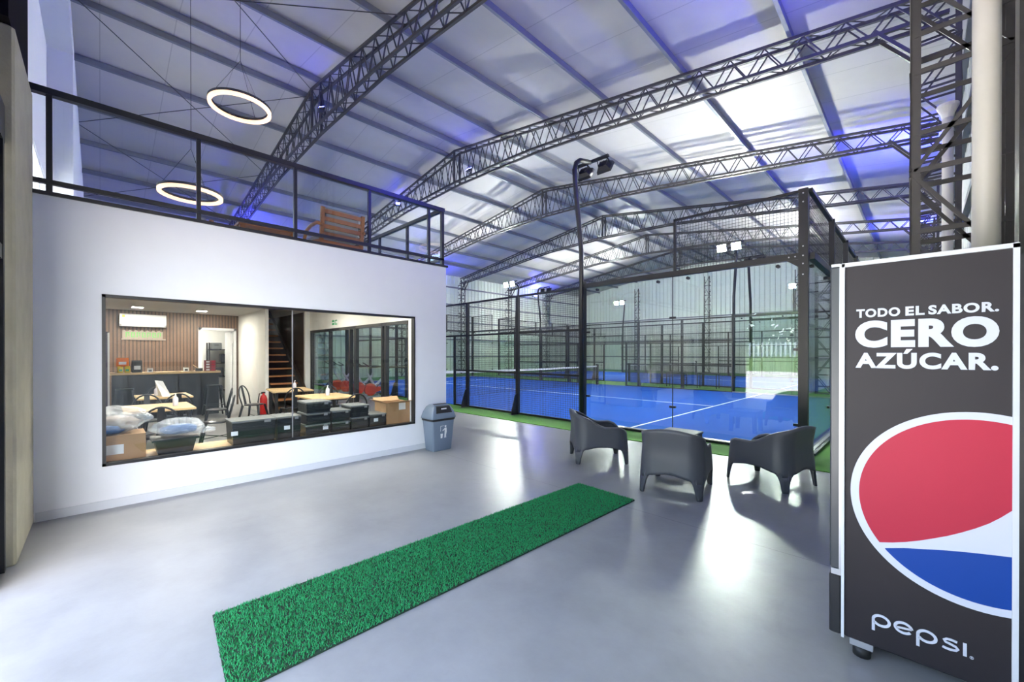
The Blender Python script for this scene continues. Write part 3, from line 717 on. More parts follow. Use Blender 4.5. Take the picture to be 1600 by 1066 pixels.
blob('bag_film', m_film, .235, (.8, 1.12, .66), t, 2, .26, crinkle=.045); blob('clothes', m_cloth2, .19, (.75, 1.05, .5), t, 5, .15, (0, 0, .01)); blob('blue_clothes', m_cloth, .13, (.6, .9, .40), t, 6, .15, (.10, -.03, .01))
t = thing('tapered_bin', 'black tapered tub under the bag with the blue bundle in the bar window', 'tub', (BX, .61, B0))
MB().loft([[(-.15*k, -.17*k, z), (.15*k, -.17*k, z), (.15*k, .17*k, z), (-.15*k, .17*k, z)] for k, z in ((.9, 0), (1.1, .17), (1.15, .175))]).build('tub_body', m_crate, t)
MB().box((-.18, -.21, .15), (.18, .21, .172)).build('rim', m_crate, t)
t = thing('plastic_bag', 'clear plastic bag with a blue bundle on the black tub in the bar window', 'bag', (BX, .66, B0+.177))
blob('bag_film', m_film, .22, (.8, 1.10, .50), t, 9, .16, crinkle=.04); blob('blue_bundle', m_cloth, .17, (.75, 1.0, .36), t, 10, .10, (0, 0, .02)); blob('bag_tail', m_film, .08, (.7, 1.4, .5), t, 12, .2, (0, .23, .0), crinkle=.05)

# ------------------------------------------------------------------ balcony railing
RZ = 3.97
rl = thing('balcony_railing', 'black metal balcony railing with clear glass along the mezzanine edge', 'railing', (XW, YB1, ZM+.035))
def rp(n, mb, m, **k): return mb.build(n, m, rl, off=(XW, YB1, ZM+.035), **k)
XR0 = XW-.04; YR = YB1-.05
rp('top_rail', MB().box((XR0-.035, YB0, RZ-.03), (XR0+.035, YR+.03, RZ+.03)), m_black)
rp('lower_rail', MB().box((XR0-.025, YB0, 3.115), (XR0+.025, YR+.02, 3.155)), m_black)
rp('top_rail', MB().box((-14.6, YR-.03, RZ-.03), (XR0-.035, YR+.03, RZ+.03)), m_black)
rp('lower_rail', MB().box((-14.6, YR-.02, 3.115), (XR0-.025, YR+.02, 3.155)), m_black)
ys = [-.33, .784, 1.79, 2.80, 3.83]
for y in ys: rp('post', MB().box((XR0-.02, y-.02, ZM+.035), (XR0+.02, y+.02, RZ-.03)), m_black)
rp('post', MB().box((XR0-.025, YR-.025, ZM+.035), (XR0+.025, YR+.025, RZ-.03)), m_black)
xs = [-6.87, -7.95, -9.1, -10.2, -11.3, -12.4, -13.5, -14.5]
for x in xs: rp('post', MB().box((x-.025, YR-.02, ZM+.001), (x+.025, YR+.02, RZ-.03)), m_black)
for a, b in zip(ys, ys[1:]): rp('glass_panel', MB().box((XR0-.005, a+.03, 3.16), (XR0+.005, b-.03, RZ-.04)), m_clear)
for a, b in zip([XR0]+xs, xs): rp('glass_panel', MB().box((b+.03, YR-.005, 3.16), (a-.03, YR+.005, RZ-.04)), m_clear)

# balcony chairs and table
def make_lounge():
    t = thing('lounge_chair', '', 'chair', group='wooden lounge chairs on the mezzanine')   # faces -x (back toward the hall)
    lean = lambda z: .02+.10*(z-.25)
    for y in (-.31, .31): MB().bar((lean(.0)+.10, y, 0), (lean(.70)+.12, y, .70), .05, .045).build('back_post', m_woodor, t)
    for z in (.20, .32, .43, .54, .65): MB().bar((lean(z)+.11, -.29, z), (lean(z)+.11, .29, z), .02, .06).build('back_slat', m_woodor, t)
    for y in (-.33, .33):
        pts = [(.18, y, .44), (.02, y, .50), (-.2, y, .50), (-.38, y, .46), (-.46, y, .36), (-.48, y, .2), (-.48, y, 0)]
        MB().tube(pts, .026, 8).build('arm', m_woodor, t, True)
    for y in (-.29, .29): MB().bar((.12, y, .22), (-.44, y, .28), .03, .06).build('side_rail', m_woodor, t)
    bevel(MB().box((-.46, -.28, .27), (.06, .28, .37)).build('seat_cushion', m_cushion, t), .03, 3)
    mb = MB(); mb.loft([[(lean(z)+.085-d, y, z) for d, y in ((0, -.27), (0, .27), (.10, .27), (.10, -.27))] for z in (.36, .72)]); bevel(mb.build('back_cushion', m_cushion, t), .03, 3)
    return t
lc = make_lounge(); lc.location = (-6.42, 2.62, ZM+.003); lc.rotation_euler = (0, 0, .03); lc['label'] = 'wooden slat-back armchair with grey cushions behind the balcony railing'
dup(lc, (-8.3, .95, ZM+.003), 2.2, 'wooden armchair deeper on the mezzanine, only its tip showing above the white wall')
t = thing('coffee_table', 'low dark brown wooden table on the mezzanine left of the armchair', 'table', (-7.2, 1.75, ZM+.003))
bevel(MB().box((-.45, -.38, .36), (.45, .38, .40)).build('tabletop', m_woodor, t), .006)
for x in (-.4, .4):
    for y in (-.33, .33): MB().box((x-.03, y-.03, 0), (x+.03, y+.03, .36)).build('leg', m_woodor, t)

# ring lamps
def ring_lamp(c, R_, zr, label):
    t = thing('ring_pendant', label, 'lamp', c, 0, 'ring pendant lamps'); n = 64
    def tor(r0, r1, z0, z1): return MB().loft([[(r*math.cos(2*PI*j/n), r*math.sin(2*PI*j/n), z) for r, z in ((r0, z0), (r1, z0), (r1, z1), (r0, z1))] for j in range(n+1)], False, False)
    tor(R_-.055, R_+.012, .03, .075).build('housing', m_truss, t, fixn=True); tor(R_-.05, R_+.008, -.02, .03).build('diffuser', m_ring, t, fixn=True)
    hub = zr-c[2]
    for k in range(3):
        a = 2*PI*k/3+2.4; MB().tube([(R_*.98*math.cos(a), R_*.98*math.sin(a), .07), (0, 0, .9)], .004, 4).build('cable', m_black, t)
    MB().tube([(0, 0, .9), (0, 0, hub)], .005, 5).build('cable', m_black, t)
    MB().lathe([(.07, hub-.04), (.07, hub)], 14).build('canopy', m_black, t)
ring_lamp((-9.16, 1.89, 6.2), .5, zroof(-9.16), 'glowing round ring pendant lamp, the higher one nearer the roof')
ring_lamp((-10.02, 1.25, 4.61), .5, zroof(-10.02), 'glowing round ring pendant lamp, the lower one just above the railing')

# blue uplights
def blue_lamp(loc, aim, label, lens=None, wall=None):
    t = thing('blue_floodlight', label, 'light', loc, 0, 'blue uplights'); d = Vector(aim).normalized()
    q = d.to_track_quat('Z', 'Y'); t.rotation_euler = q.to_euler()
    if wall is not None:
        e = q.inverted() @ Vector((wall-loc[0], 0, 0)); MB().bar((0, 0, -.1), tuple(e), .03).build('arm', m_black, t)
    MB().bbox((-.11, -.08, -.06), (.11, .08, 0), .012).build('housing', m_black, t); MB().box((-.095, -.065, 0), (.095, .065, .006)).build('lens', lens or m_blued, t)
    MB().bar((-.115, 0, -.02), (-.115, 0, -.14), .008, .03).bar((.115, 0, -.02), (.115, 0, -.14), .008, .03).bar((-.115, 0, -.14), (.115, 0, -.14), .008, .03).build('bracket', m_black, t)
XT = XL+.55
blue_lamp((-.02, 6.3, 6.45), (-1.0, .1, .9), 'blue floodlight high on the right wall behind the drinks fridge', wall=XR-.02)
blue_lamp((-.02, TR[2]+1.5, 6.5), (-.8, .15, 1.0), 'blue floodlight high on the right wall past the third truss', wall=XR-.02)
blue_lamp((-.02, TR[4]+1.5, 6.5), (-.8, .15, 1.0), 'blue floodlight high on the right wall past the fifth truss', wall=XR-.02)
blue_lamp((XT, TR[0]+1.0, 5.7), (.8, -.1, 1.0), 'blue floodlight on the left wall by the first truss, behind the mezzanine', wall=XL+.09)
blue_lamp((XT, TR[2]+1.2, 5.9), (.6, .1, 1.0), 'blue floodlight on the left wall by the third truss', wall=XL+.09)
blue_lamp((XT, 27.5, 6.7), (.55, -.25, .8), 'blue floodlight on the left wall far behind the courts', wall=XL+.09)
blue_lamp((-16.47, TR[1], 8.22), (.7, -.45, .55), 'blue floodlight on the second roof truss above the balcony railing', m_blued2)
blue_lamp((-11.2, TR[0]-.25, 8.0), (-.1, -.45, 1.0), 'blue floodlight on the first roof truss near the ridge', m_blued2)
blue_lamp((-11.2, TR[1]-.25, 8.0), (-.1, -.45, 1.0), 'blue floodlight on the second roof truss near the ridge', m_blued2)

# ------------------------------------------------------------------ padel courts
def wires(mb, P, u0, u1, z0, z1, sp=.05, w=.0048):
    def strip(a0, a1, axis):
        h = w/2
        if axis == 'z': rings = [[P(a0[0]+s*h, q*h, zz) for s, q in ((-1, -1), (1, -1), (1, 1), (-1, 1))] for zz in (a0[1], a1[1])]
        else: rings = [[P(uu, q*h, a0[1]+s*h) for s, q in ((-1, -1), (1, -1), (1, 1), (-1, 1))] for uu in (a0[0], a1[0])]
        mb.loft(rings, False, False)
    n = round((u1-u0)/sp); k = round((z1-z0)/sp)
    for i in range(1, n): u = u0+(u1-u0)*i/n; strip((u, z0), (u, z1), 'z')
    for j in range(1, k): z = z0+(z1-z0)*j/k; strip((u0, z), (u1, z), 'x')
def fence(loc, along, out, length, kind, label, door=True):
    """one side of a court enclosure; u runs along, n points outward"""
    r = thing('court_fence', label, 'fence', loc); A = Vector((*along, 0)); O = Vector((*out, 0))
    def P(u, n, z): v = A*u+O*n; return (v.x, v.y, z)
    def B(mb, u0, u1, n0, n1, z0, z1): return mb.box(P(u0, n0, z0), P(u1, n1, z1))
    def post(u, z0, z1, w=.08, d=.08): return B(MB(), u-w/2, u+w/2, 0, d, z0, z1).build('post', m_court, r)
    def pane(u0, u1, z0, z1):
        g = B(MB(), u0+.004, u1-.004, -.006, .006, z0, z1).build('glass_pane', m_glass, r); return g
    def clamp(u, z, g):
        B(MB(), u-.055, u+.055, -.022, .022, z-.02, z+.02).build('clamp', m_black, g)
    def bolts(g, u0, u1):
        for u in (u0+.28, u1-.28): MB().tube([P(u, -.03, 2.90), P(u, .03, 2.90)], .028, 10).build('bolt', m_black, g)
    def mesh(u0, u1, z0, z1):
        mb = MB(); wires(mb, P, u0, u1, z0, z1); mb.build('wire_mesh', m_wire, r)
    def rail(u0, u1, z, h=.05, d=.045): B(MB(), u0, u1, 0, d, z-h/2, z+h/2).build('rail', m_court, r)
    def foot(u):
        mb = MB(); mb.poly([(0, 0), (.19, 0), (.19, .10), (.06, .50), (0, .54)], lambda a, b, t: P(u-.01+t, .08+a, b), .02)
        B(mb, u-.07, u+.07, .0, .30, 0, .015); mb.build('foot_brace', m_court, r, fixn=True)
    if kind == 'side':
        for e in (0, 1):
            f = (lambda u: u) if not e else (lambda u: length-u)
            s = lambda a, b: (min(f(a), f(b)), max(f(a), f(b)))
            post(f(0)+(.04 if not e else -.04), 0, 4.0, .12, .10); post(f(4), 0, 3.0, .09, .09); 
            for a, b in ((.1, 2.05), (2.05, 3.96)):
                g = pane(*s(a, b), .06, 2.96); bolts(g, *s(a, b))
                if b == 2.05:
                    clamp(f(2.05), 2.2, g); clamp(f(2.05), .55, g); clamp(f(.12), .45, g); clamp(f(.12), 1.6, g)
                    B(MB(), f(2.05)-.006, f(2.05)+.006, -.007, .007, .06, 2.96).build('joint', m_black, g)
                else: clamp(f(3.93), 2.0, g); clamp(f(3.93), .62, g)
            mb = MB()
            for z in (2.72, 2.88, 3.0, 3.14, 3.8, 3.93): mb.tube([P(f(.04), .1, z), P(f(.04), .108, z)], .011, 8)
            for u in (.14, .22): mb.tube([P(f(u), .09, 3.0), P(f(u), .098, 3.0)], .011, 8)
            mb.build('stud', m_alu, r)
            mb = MB(); mb.poly([(f(0), 2.96), (f(.26), 2.96), (f(.10), 2.84), (f(0), 2.80)], lambda a_, b_, t_: P(a_, .03+t_, b_), .05); mb.build('gusset', m_court, r, fixn=True)
            B(MB(), *s(0, 4.0), 0, .09, 2.955, 3.05).build('rail', m_court, r); B(MB(), *s(0, 4.0), -.02, .06, 0, .06).build('base_rail', m_alu, r)
            B(MB(), *s(0, 4.0), .06, .1, 0, .05).build('base_rail', m_black, r)
            B(MB(), *s(2.02, 1.98), 0, .045, 3.05, 4.0).build('post', m_court, r); rail(*s(.08, 2.02), 3.985, .04); mesh(*s(.1, 1.98), 3.05, 3.97)
        us = [4, 6, 8, 8.62, length-8.62, length-8, length-6, length-4]
        for u in (6, 8, length-6, length-8): post(u, 0, 3.0, .08, .08); foot(u)
        for u in (8.62, length-8.62): post(u, 0, 2.06, .06, .06)
        for a, b in zip(us, us[1:]):
            if abs(b-a) > 2.2 and door: continue
            mesh(a+.03, b-.03, .05, 2.04)
            for z in (.03, 1.05): rail(a, b, z)
        for a, b in ((4, 6), (6, 8), (8, 10), (10, length-8), (length-8, length-6), (length-6, length-4)): mesh(a+.03, b-.03, 2.08, 2.98)
        rail(4, length-4, 2.06); rail(4, length-4, 2.985)
    else:
        n = int(length/2)
        for i in range(n):
            a, b = 2*i+(.06 if i == 0 else 0), 2*i+2-(.06 if i == n-1 else 0)
            g = pane(a, b, .06, 2.96); bolts(g, a, b); clamp(b if i < n-1 else a, 2.2, g); clamp(b if i < n-1 else a, .55, g)
            mesh(a+.03, b-.03, 3.05, 3.97)
            if i: post(2*i, 2.9, 4.0, .07, .09); 
        B(MB(), 0, length, 0, .09, 2.95, 3.05).build('rail', m_court, r); rail(0, length, 3.985, .05, .06)
        B(MB(), 0, length, -.02, .05, 0, .06).build('base_rail', m_alu, r); B(MB(), 0, length, .05, .1, 0, .05).build('base_rail', m_black, r)
    return r
def court(y0, nm):
    s = struct(MB().box((XC-20, y0, .004), (XC, y0+10, .022)).build('floor_court', m_blue), 'blue artificial turf of the %s court' % nm, 'court floor')
    w = .05; zt = .024
    for a, b in (((XC-3-w/2, y0, .02), (XC-3+w/2, y0+10, zt)), ((XC-17-w/2, y0, .02), (XC-17+w/2, y0+10, zt)), ((XC-17, y0+5-w/2, .02), (XC-3, y0+5+w/2, zt))):
        MB().box(a, b).build('court_line', m_line, s)
    fence((XC, y0, 0), (-1, 0), (0, -1), 20, 'side', 'fence of glass and wire mesh along the near side of the %s court' % nm)
    fence((XC, y0+10, 0), (-1, 0), (0, 1), 20, 'side', 'fence of glass and wire mesh along the far side of the %s court' % nm)
    fence((XC, y0, 0), (0, 1), (1, 0), 10, 'end', 'glass end wall topped with mesh at the right end of the %s court' % nm)
    fence((XC-20, y0, 0), (0, 1), (-1, 0), 10, 'end', 'glass end wall topped with mesh at the left end of the %s court' % nm)
    # net
    n = thing('court_net', 'black net with white top band across the middle of the %s court' % nm, 'net', (XC-10, y0, .02)); zc = lambda y: .92-.04*(1-abs(y-5)/4.6)
    mb = MB()
    for i in range(1, 230): y = .35+9.3*i/230; mb.box((-.002, y-.002, .03), (.002, y+.002, zc(y)))
    for j in range(1, 21): z = .03+.042*j; mb.box((-.002, .35, z-.002), (.002, 9.65, z+.002))
    mb.build('net_mesh', m_net, n)
    mb = MB()
    for a, b in ((.35, 5), (5, 9.65)): mb.loft([[(-.008, y, zc(y)-.05), (.008, y, zc(y)-.05), (.008, y, zc(y)+.012), (-.008, y, zc(y)+.012)] for y in (a, b)])
    mb.build('net_band', m_band, n)
    for y in (.3, 9.7):
        MB().box((-.05, y-.05, 0), (.05, y+.05, 1.0)).box((-.12, y-.1, 0), (.12, y+.1, .012)).build('net_post', m_black, n)
    # light poles
    for sy in (-1, 1):
        for k in (4, 16):
            x = XC-k; yb = y0-.13 if sy < 0 else y0+10.13
            p = thing('court_light_pole', 'bent dark floodlight pole on the %s side of the %s court, %s end' % ('near' if sy < 0 else 'far', nm, 'right' if k == 4 else 'left'), 'light pole', (x, yb, 0), 0 if sy < 0 else PI, 'court floodlight poles')
            MB().tube([(0, 0, 0), (0, 0, 3.72), (-.0, -.03, 3.9), (-.02, -.20, 5.2), (-.02, -.22, 5.45), (-.02, -.16, 5.62), (-.02, -.02, 5.72), (-.02, .36, 5.80)], .052, 8).build('pole', m_court, p, True)
            MB().box((-.46, .33, 5.78), (.44, .40, 5.83)).build('crossbar', m_court, p)
            MB().box((-.05, -.01, 2.9), (.05, .1, 3.1)).build('pole_clamp', m_court, p)
            for dx in (-.24, .27):
                T = Matrix.Translation((dx, .52, 5.64)) @ Matrix.Rotation(math.radians(56 if sy < 0 and nm == 'first' else 74), 4, 'X')   # local -z = beam
                def X(mb): mb.v = [tuple(T @ Vector(v)) for v in mb.v]; return mb
                mb = MB(); mb.loft([[(-.10, -.08, .11), (.10, -.08, .11), (.10, .08, .11), (-.10, .08, .11)], [(-.16, -.13, .03), (.16, -.13, .03), (.16, .13, .03), (-.16, .13, .03)], [(-.17, -.14, -.03), (.17, -.14, -.03), (.17, .14, -.03), (-.17, .14, -.03)]])
                for q in range(5): mb.box((-.09+.04*q, -.09, .10), (-.085+.04*q, .09, .14))
                h = X(mb).build('floodlight', m_court, p, fixn=True)
                X(MB().box((-.155, -.125, -.036), (.155, .125, -.030))).build('lens', m_flood, h)
                MB().bar((dx-.12, .38, 5.79), (dx-.17, .52, 5.66), .012, .03).bar((dx+.12, .38, 5.79), (dx+.17, .52, 5.66), .012, .03).build('bracket', m_court, h)
court(YC, 'first'); court(20.0, 'second')

# small benches inside the second court's near side
for x, lb in ((-8.0, 'left'), (-6.6, 'right')):
    t = thing('court_bench', 'small dark bench table between the two courts, %s one' % lb, 'bench', (x, 18.9, .012))
    MB().box((-.45, -.2, .62), (.45, .2, .66)).build('bench_top', m_black, t)
    for a in (-.4, .4):
        for b in (-.16, .16): MB().box((a-.015, b-.015, 0), (a+.015, b+.015, .62)).build('leg', m_black, t)

# exercise bikes beside the first court, seen through the bar glazing
def make_bike():
    t = thing('exercise_bike', '', 'bike', group='exercise bikes by the bar')
    MB().bar((-.45, -.22, .03), (-.45, .22, .03), .06).bar((.45, -.22, .03), (.45, .22, .03), .06).build('base_bar', m_bikegrey, t)
    MB().bar((-.45, 0, .05), (.05, 0, .42), .06).bar((.45, 0, .05), (-.30, 0, .72), .06).bar((.05, 0, .40), (.33, 0, .85), .06).bar((-.45, 0, .05), (.45, 0, .05), .05).build('frame', m_bikegrey, t)
    mb = MB(); n = 24; mb.loft([[(.22+.21*math.cos(2*PI*j/n), y, .30+.21*math.sin(2*PI*j/n)) for j in range(n)] for y in (-.045, .045)]); mb.loft([[(-.15, y, .25), (.25, y, .12), (.25, y, .4), (-.15, y, .38)] for y in (-.05, .05)]); mb.build('flywheel_cover', m_bikered, t)
    MB().bar((-.30, 0, .70), (-.36, 0, 1.0), .04).build('seat_post', m_alu, t); MB().bar((.33, 0, .84), (.36, 0, 1.08), .04).build('handlebar_post', m_alu, t)
    MB().loft([[(-.50, -.10, 1.0), (-.50, .10, 1.0), (-.50, .10, 1.06), (-.50, -.10, 1.06)], [(-.22, -.02, 1.0), (-.22, .02, 1.0), (-.22, .02, 1.05), (-.22, -.02, 1.05)]]).build('saddle', m_black, t)
    MB().tube([(.6, -.2, 1.22), (.4, -.22, 1.10), (.36, 0, 1.08), (.4, .22, 1.10), (.6, .2, 1.22)], .02, 6).build('handlebar', m_black, t)
    MB().bar((0, -.16, .25), (0, .16, .45), .02).box((-.06, -.22, .22), (.06, -.13, .25)).box((-.06, .13, .44), (.06, .22, .47)).build('pedals', m_black, t); return t
bk = make_bike()
for i, (x, y, lb) in enumerate(((-13.3, 6.72, 'nearest to the window edge'), (-14.2, 6.72, 'second from the right'), (-15.3, 6.72, 'third from the right'), (-16.1, 6.72, 'farthest left'))):
    lb = 'red and silver exercise bike seen through the bar glazing, '+lb
    if i == 0: bk.location = (x, y, .013); bk.rotation_euler = (0, 0, -1.5); bk['label'] = lb
    else: dup(bk, (x, y, .013), -1.5, lb)

# ------------------------------------------------------------------ tub armchairs
def make_armchair():
    t = thing('tub_armchair', '', 'armchair', group='grey plastic tub armchairs')     # faces +x
    n = 96; hx, hy, rc = .385, .345, .18
    # rounded-rectangle perimeter with positions
    per = []
    segs = [('l', (hx, -hy+rc), (hx, hy-rc)), ('a', (hx-rc, hy-rc), 0), ('l', (hx-rc, hy), (-hx+rc, hy)), ('a', (-hx+rc, hy-rc), 90), ('l', (-hx, hy-rc), (-hx, -hy+rc)), ('a', (-hx+rc, -hy+rc), 180), ('l', (-hx+rc, -hy), (hx-rc, -hy)), ('a', (hx-rc, -hy+rc), 270)]
    for s in segs:
        if s[0] == 'l':
            m = 14
            for i in range(m): k = i/m; per.append((s[1][0]+(s[2][0]-s[1][0])*k, s[1][1]+(s[2][1]-s[1][1])*k))
        else:
            m = 20
            for i in range(m): a = math.radians(s[2]+90*i/m); per.append((s[1][0]+rc*math.cos(a), s[1][1]+rc*math.sin(a)))
    n = len(per)
    def sm(a, b, x): x = min(1, max(0, (x-a)/(b-a))); return x*x*(3-2*x)
    def top(x, y):
        if x > hx-.045: arm = .365+.12*sm(.12, .31, abs(y))      # front apron rising to the arm tips
        else: arm = .505
        arm -= .035*sm(.24, .36, x)*(1 if x <= hx-.045 else .5)
        return arm+.155*sm(.08, -.33, x)+.055*sm(-.18, -.36, x)*(1-min(1, abs(y)/hy)**2.2)
    leg_s = [4.5]*len(per)      # path distance from the nearest corner middle
    cum = [0]
    for i in range(1, n+1): cum.append(cum[-1]+math.dist(per[i-1], per[i % n]))
    mids = [i for i in range(n) if abs(abs(per[i][0])-hx+rc*(1-.7071)) < .004 and abs(abs(per[i][1])-hy+rc*(1-.7071)) < .004]
    for i in range(n): leg_s[i] = min(min(abs(cum[i]-cum[m]), cum[n]-abs(cum[i]-cum[m])) for m in mids)
    def bot(i):
        k = min(1, max(0, (leg_s[i]-.028)/.10)); return .004+.205*(1-(1-k)**3.2)+.03*min(1, max(0, (leg_s[i]-.12)/.15))
    leg_z = .20
    def flare(z): return 1.05-.11*min(1, z/.55)+(.03*max(0, z-.5)/.2)
    rows = 16; grid = []
    for ip, (x, y) in enumerate(per):
        zt, zb = top(x, y), bot(ip); col = []
        for r in range(rows+1):
            k = r/rows; z = zb+(zt-zb)*k; f = flare(z)
            lean = -.025*max(0, (z-.45)/.27) if x < 0 else 0
            col.append((x*f+lean, y*f, z))
        grid.append(col)
    shell = MB(); legs = {}
    for i in range(n):
        j = (i+1) % n
        for r in range(rows):
            q = [grid[i][r], grid[j][r], grid[j][r+1], grid[i][r+1]]
            zc = sum(p[2] for p in q)/4; xc = sum(p[0] for p in q)/4; yc = sum(p[1] for p in q)/4
            tgt = shell
            if zc < .19: tgt = legs.setdefault((xc > 0, yc > 0), MB())
            tgt.add(q, [(0, 1, 2, 3)])
    def fin(mb, nm, off=1):
        o = mb.build(nm, m_chair, t, True)
        import bmesh
        bm = bmesh.new(); bm.from_mesh(o.data); bmesh.ops.remove_doubles(bm, verts=bm.verts, dist=.0005); bm.to_mesh(o.data); bm.free()
        s = o.modifiers.new('thick', 'SOLIDIFY'); s.thickness = .022; s.offset = -1
        return o
    fin(shell, 'shell')
    for k in legs: fin(legs[k], 'leg')
    # rolled rim along the top
    pts = [Vector(grid[i][rows])*1.0 for i in range(n)]; c = Vector((0, 0, 0))
    rim = []
    for i in range(n):
        p = pts[i]; inw = Vector((-p.x, -p.y, 0)).normalized(); wdt = .018+.042*sm(.33, .1, p.x)*(1 if abs(p.y) > .1 or p.x < 0 else .4)
        rim.append([p+Vector((0, 0, .004)), p+inw*wdt*.5+Vector((0, 0, .010)), p+inw*wdt+Vector((0, 0, -.002)), p+inw*(wdt+.004)+Vector((0, 0, -.03)), p+inw*.015+Vector((0, 0, -.03))])
    rim.append(rim[0]); MB().loft(rim, False, False).build('rim', m_chair, t, True)
    # seat bowl
    mb = MB(); rings = []
    for k, dz in ((.93, .0), (.86, -.006), (.6, -.02), (.3, -.025), (.05, -.026)):
        rings.append([(x*k*.96, y*k*.96, .36+dz+.035*x) for x, y in per])
    mb.loft(rings, True, True); mb.build('seat', m_chair, t, True); return t
ac = make_armchair()
ac.location = (-3.33, 5.13, 0); ac.rotation_euler = (0, 0, math.radians(45)); ac['label'] = 'grey plastic tub armchair on the left, back turned to the bin'
dup(ac, (-1.97, 4.66, 0), math.radians(101), 'grey plastic tub armchair in the middle with its back to the camera')
dup(ac, (-1.27, 5.68, 0), math.radians(162), 'grey plastic tub armchair on the right, nearest the drinks fridge')
t = thing('side_table', 'small dark square side table between the tub armchairs', 'table', (-2.45, 5.88, 0), .0)
bevel(MB().box((-.25, -.25, .385), (.25, .25, .42)).build('tabletop', m_chair, t), .012)
MB().box((-.235, -.235, .30), (.235, .235, .385)).build('apron', m_chair, t)
for a in (-1, 1):
    for b in (-1, 1): MB().loft([[(a*.21-.03, b*.21-.03, 0), (a*.21+.03, b*.21-.03, 0), (a*.21+.03, b*.21+.03, 0), (a*.21-.03, b*.21+.03, 0)], [(a*.20-.035, b*.20-.035, .31), (a*.20+.035, b*.20-.035, .31), (a*.20+.035, b*.20+.035, .31), (a*.20-.035, b*.20+.035, .31)]]).build('leg', m_chair, t)

# ------------------------------------------------------------------ swing-lid bin
t = thing('waste_bin', 'grey swing-lid waste bin standing at the end of the white wall', 'bin', (-5.49, 3.84, 0))
def rr(hx, hy, z, r=.03, m=4):
    out = []
    for cx, cy_, a0 in ((hx-r, hy-r, 0), (-hx+r, hy-r, 90), (-hx+r, -hy+r, 180), (hx-r, -hy+r, 270)):
        for i in range(m+1): a = math.radians(a0+90*i/m); out.append((cx+r*math.cos(a), cy_+r*math.sin(a), z))
    return out
MB().loft([rr(.115, .175, 0, .02), rr(.118, .178, .01), rr(.150, .215, .50), rr(.150, .215, .51)]).build('bin_body', m_bin, t, True)
MB().loft([rr(.152, .217, .475), rr(.160, .224, .49), rr(.160, .225, .515), rr(.15, .21, .52)]).build('bag_liner', m_bindark, t, True)
MB().loft([rr(.165, .232, .51), rr(.168, .235, .52), rr(.165, .230, .545), rr(.150, .205, .62), rr(.115, .165, .70), rr(.08, .135, .725)]).build('lid', m_bin, t, True)
mb = MB(); mb.loft([[(.155, -.15, .60), (.155, .15, .60), (.163, .15, .60), (.163, -.15, .60)], [(.118, -.125, .70), (.118, .125, .70), (.128, .125, .70), (.128, -.125, .70)], [(.02, -.12, .732), (.02, .12, .732), (.03, .12, .738), (.03, -.12, .738)]]); mb.build('swing_flap', m_bindark, t)
MB().box((.146, -.05, .655), (.15, .05, .675)).build('push_mark', m_band, t)
mb = MB()
def face(u, v, d): return (.1185+.032*(v/.5)+.001+d, u, v)
mb.poly([(.03*math.cos(a)*.55+.035, .385+.03*math.sin(a)*.55) for a in [2*PI*i/12 for i in range(12)]], face, .002)
mb.poly([(.02, .36), (.055, .36), (.06, .29), (.05, .24), (.055, .20), (.04, .20), (.035, .25), (.03, .20), (.018, .20), (.022, .29)], face, .002)
mb.poly([(.022, .355), (.03, .34), (-.015, .31), (-.022, .322)], face, .002)
mb.poly([(-.055, .27), (-.012, .27), (-.018, .20), (-.049, .20)], face, .002)
mb.poly([(-.06, .31), (-.06, .395), (-.055, .395), (-.055, .31)], face, .002); mb.poly([(-.06, .395), (.01, .395), (.01, .390), (-.06, .390)], face, .002)
mb.build('litter_emblem', m_band, t, fixn=True)

# ------------------------------------------------------------------ green turf runner
import numpy as np
rn = thing('turf_runner', 'green artificial turf runner lying on the concrete floor', 'rug', (-2.48, 2.2, 0))
A_, B_, C_, D_ = [Vector((x+2.48, y-2.2, 0)) for x, y in ((-2.927, .46), (-2.18, .40), (-2.105, 3.935), (-2.845, 3.975))]
MB().loft([[tuple(p+Vector((0, 0, z))) for p in (A_, B_, C_, D_)] for z in (.001, .010)]).build('backing', m_runner2, rn)
g = np.random.default_rng(4); n = 52000
u = g.random(n); v = g.random(n)
P0 = np.array([A_, B_, C_, D_]); base = ((1-u)*(1-v))[:, None]*P0[0]+(u*(1-v))[:, None]*P0[1]+(u*v)[:, None]*P0[2]+((1-u)*v)[:, None]*P0[3]
base[:, 2] = .009; ang = g.random(n)*2*PI; h = .010+.009*g.random(n); wd = .0022+.0016*g.random(n)
tip = base+np.stack([(g.random(n)-.5)*.018, (g.random(n)-.5)*.018, h], 1)
side = np.stack([np.cos(ang)*wd, np.sin(ang)*wd, np.zeros(n)], 1)
co = np.stack([base-side, base+side, tip], 1).reshape(-1, 3)
me = bpy.data.meshes.new('turf_pile'); me.vertices.add(3*n); me.vertices.foreach_set('co', co.ravel().astype('f'))
me.loops.add(3*n); me.loops.foreach_set('vertex_index', np.arange(3*n, dtype='i')); me.polygons.add(n)
me.polygons.foreach_set('loop_start', np.arange(0, 3*n, 3, dtype='i')); me.materials.append(m_runner); me.update(calc_edges=True); me.validate()
pl = bpy.data.objects.new('turf_pile', me); COL.objects.link(pl); pl.parent = rn; pl['kind'] = 'stuff'

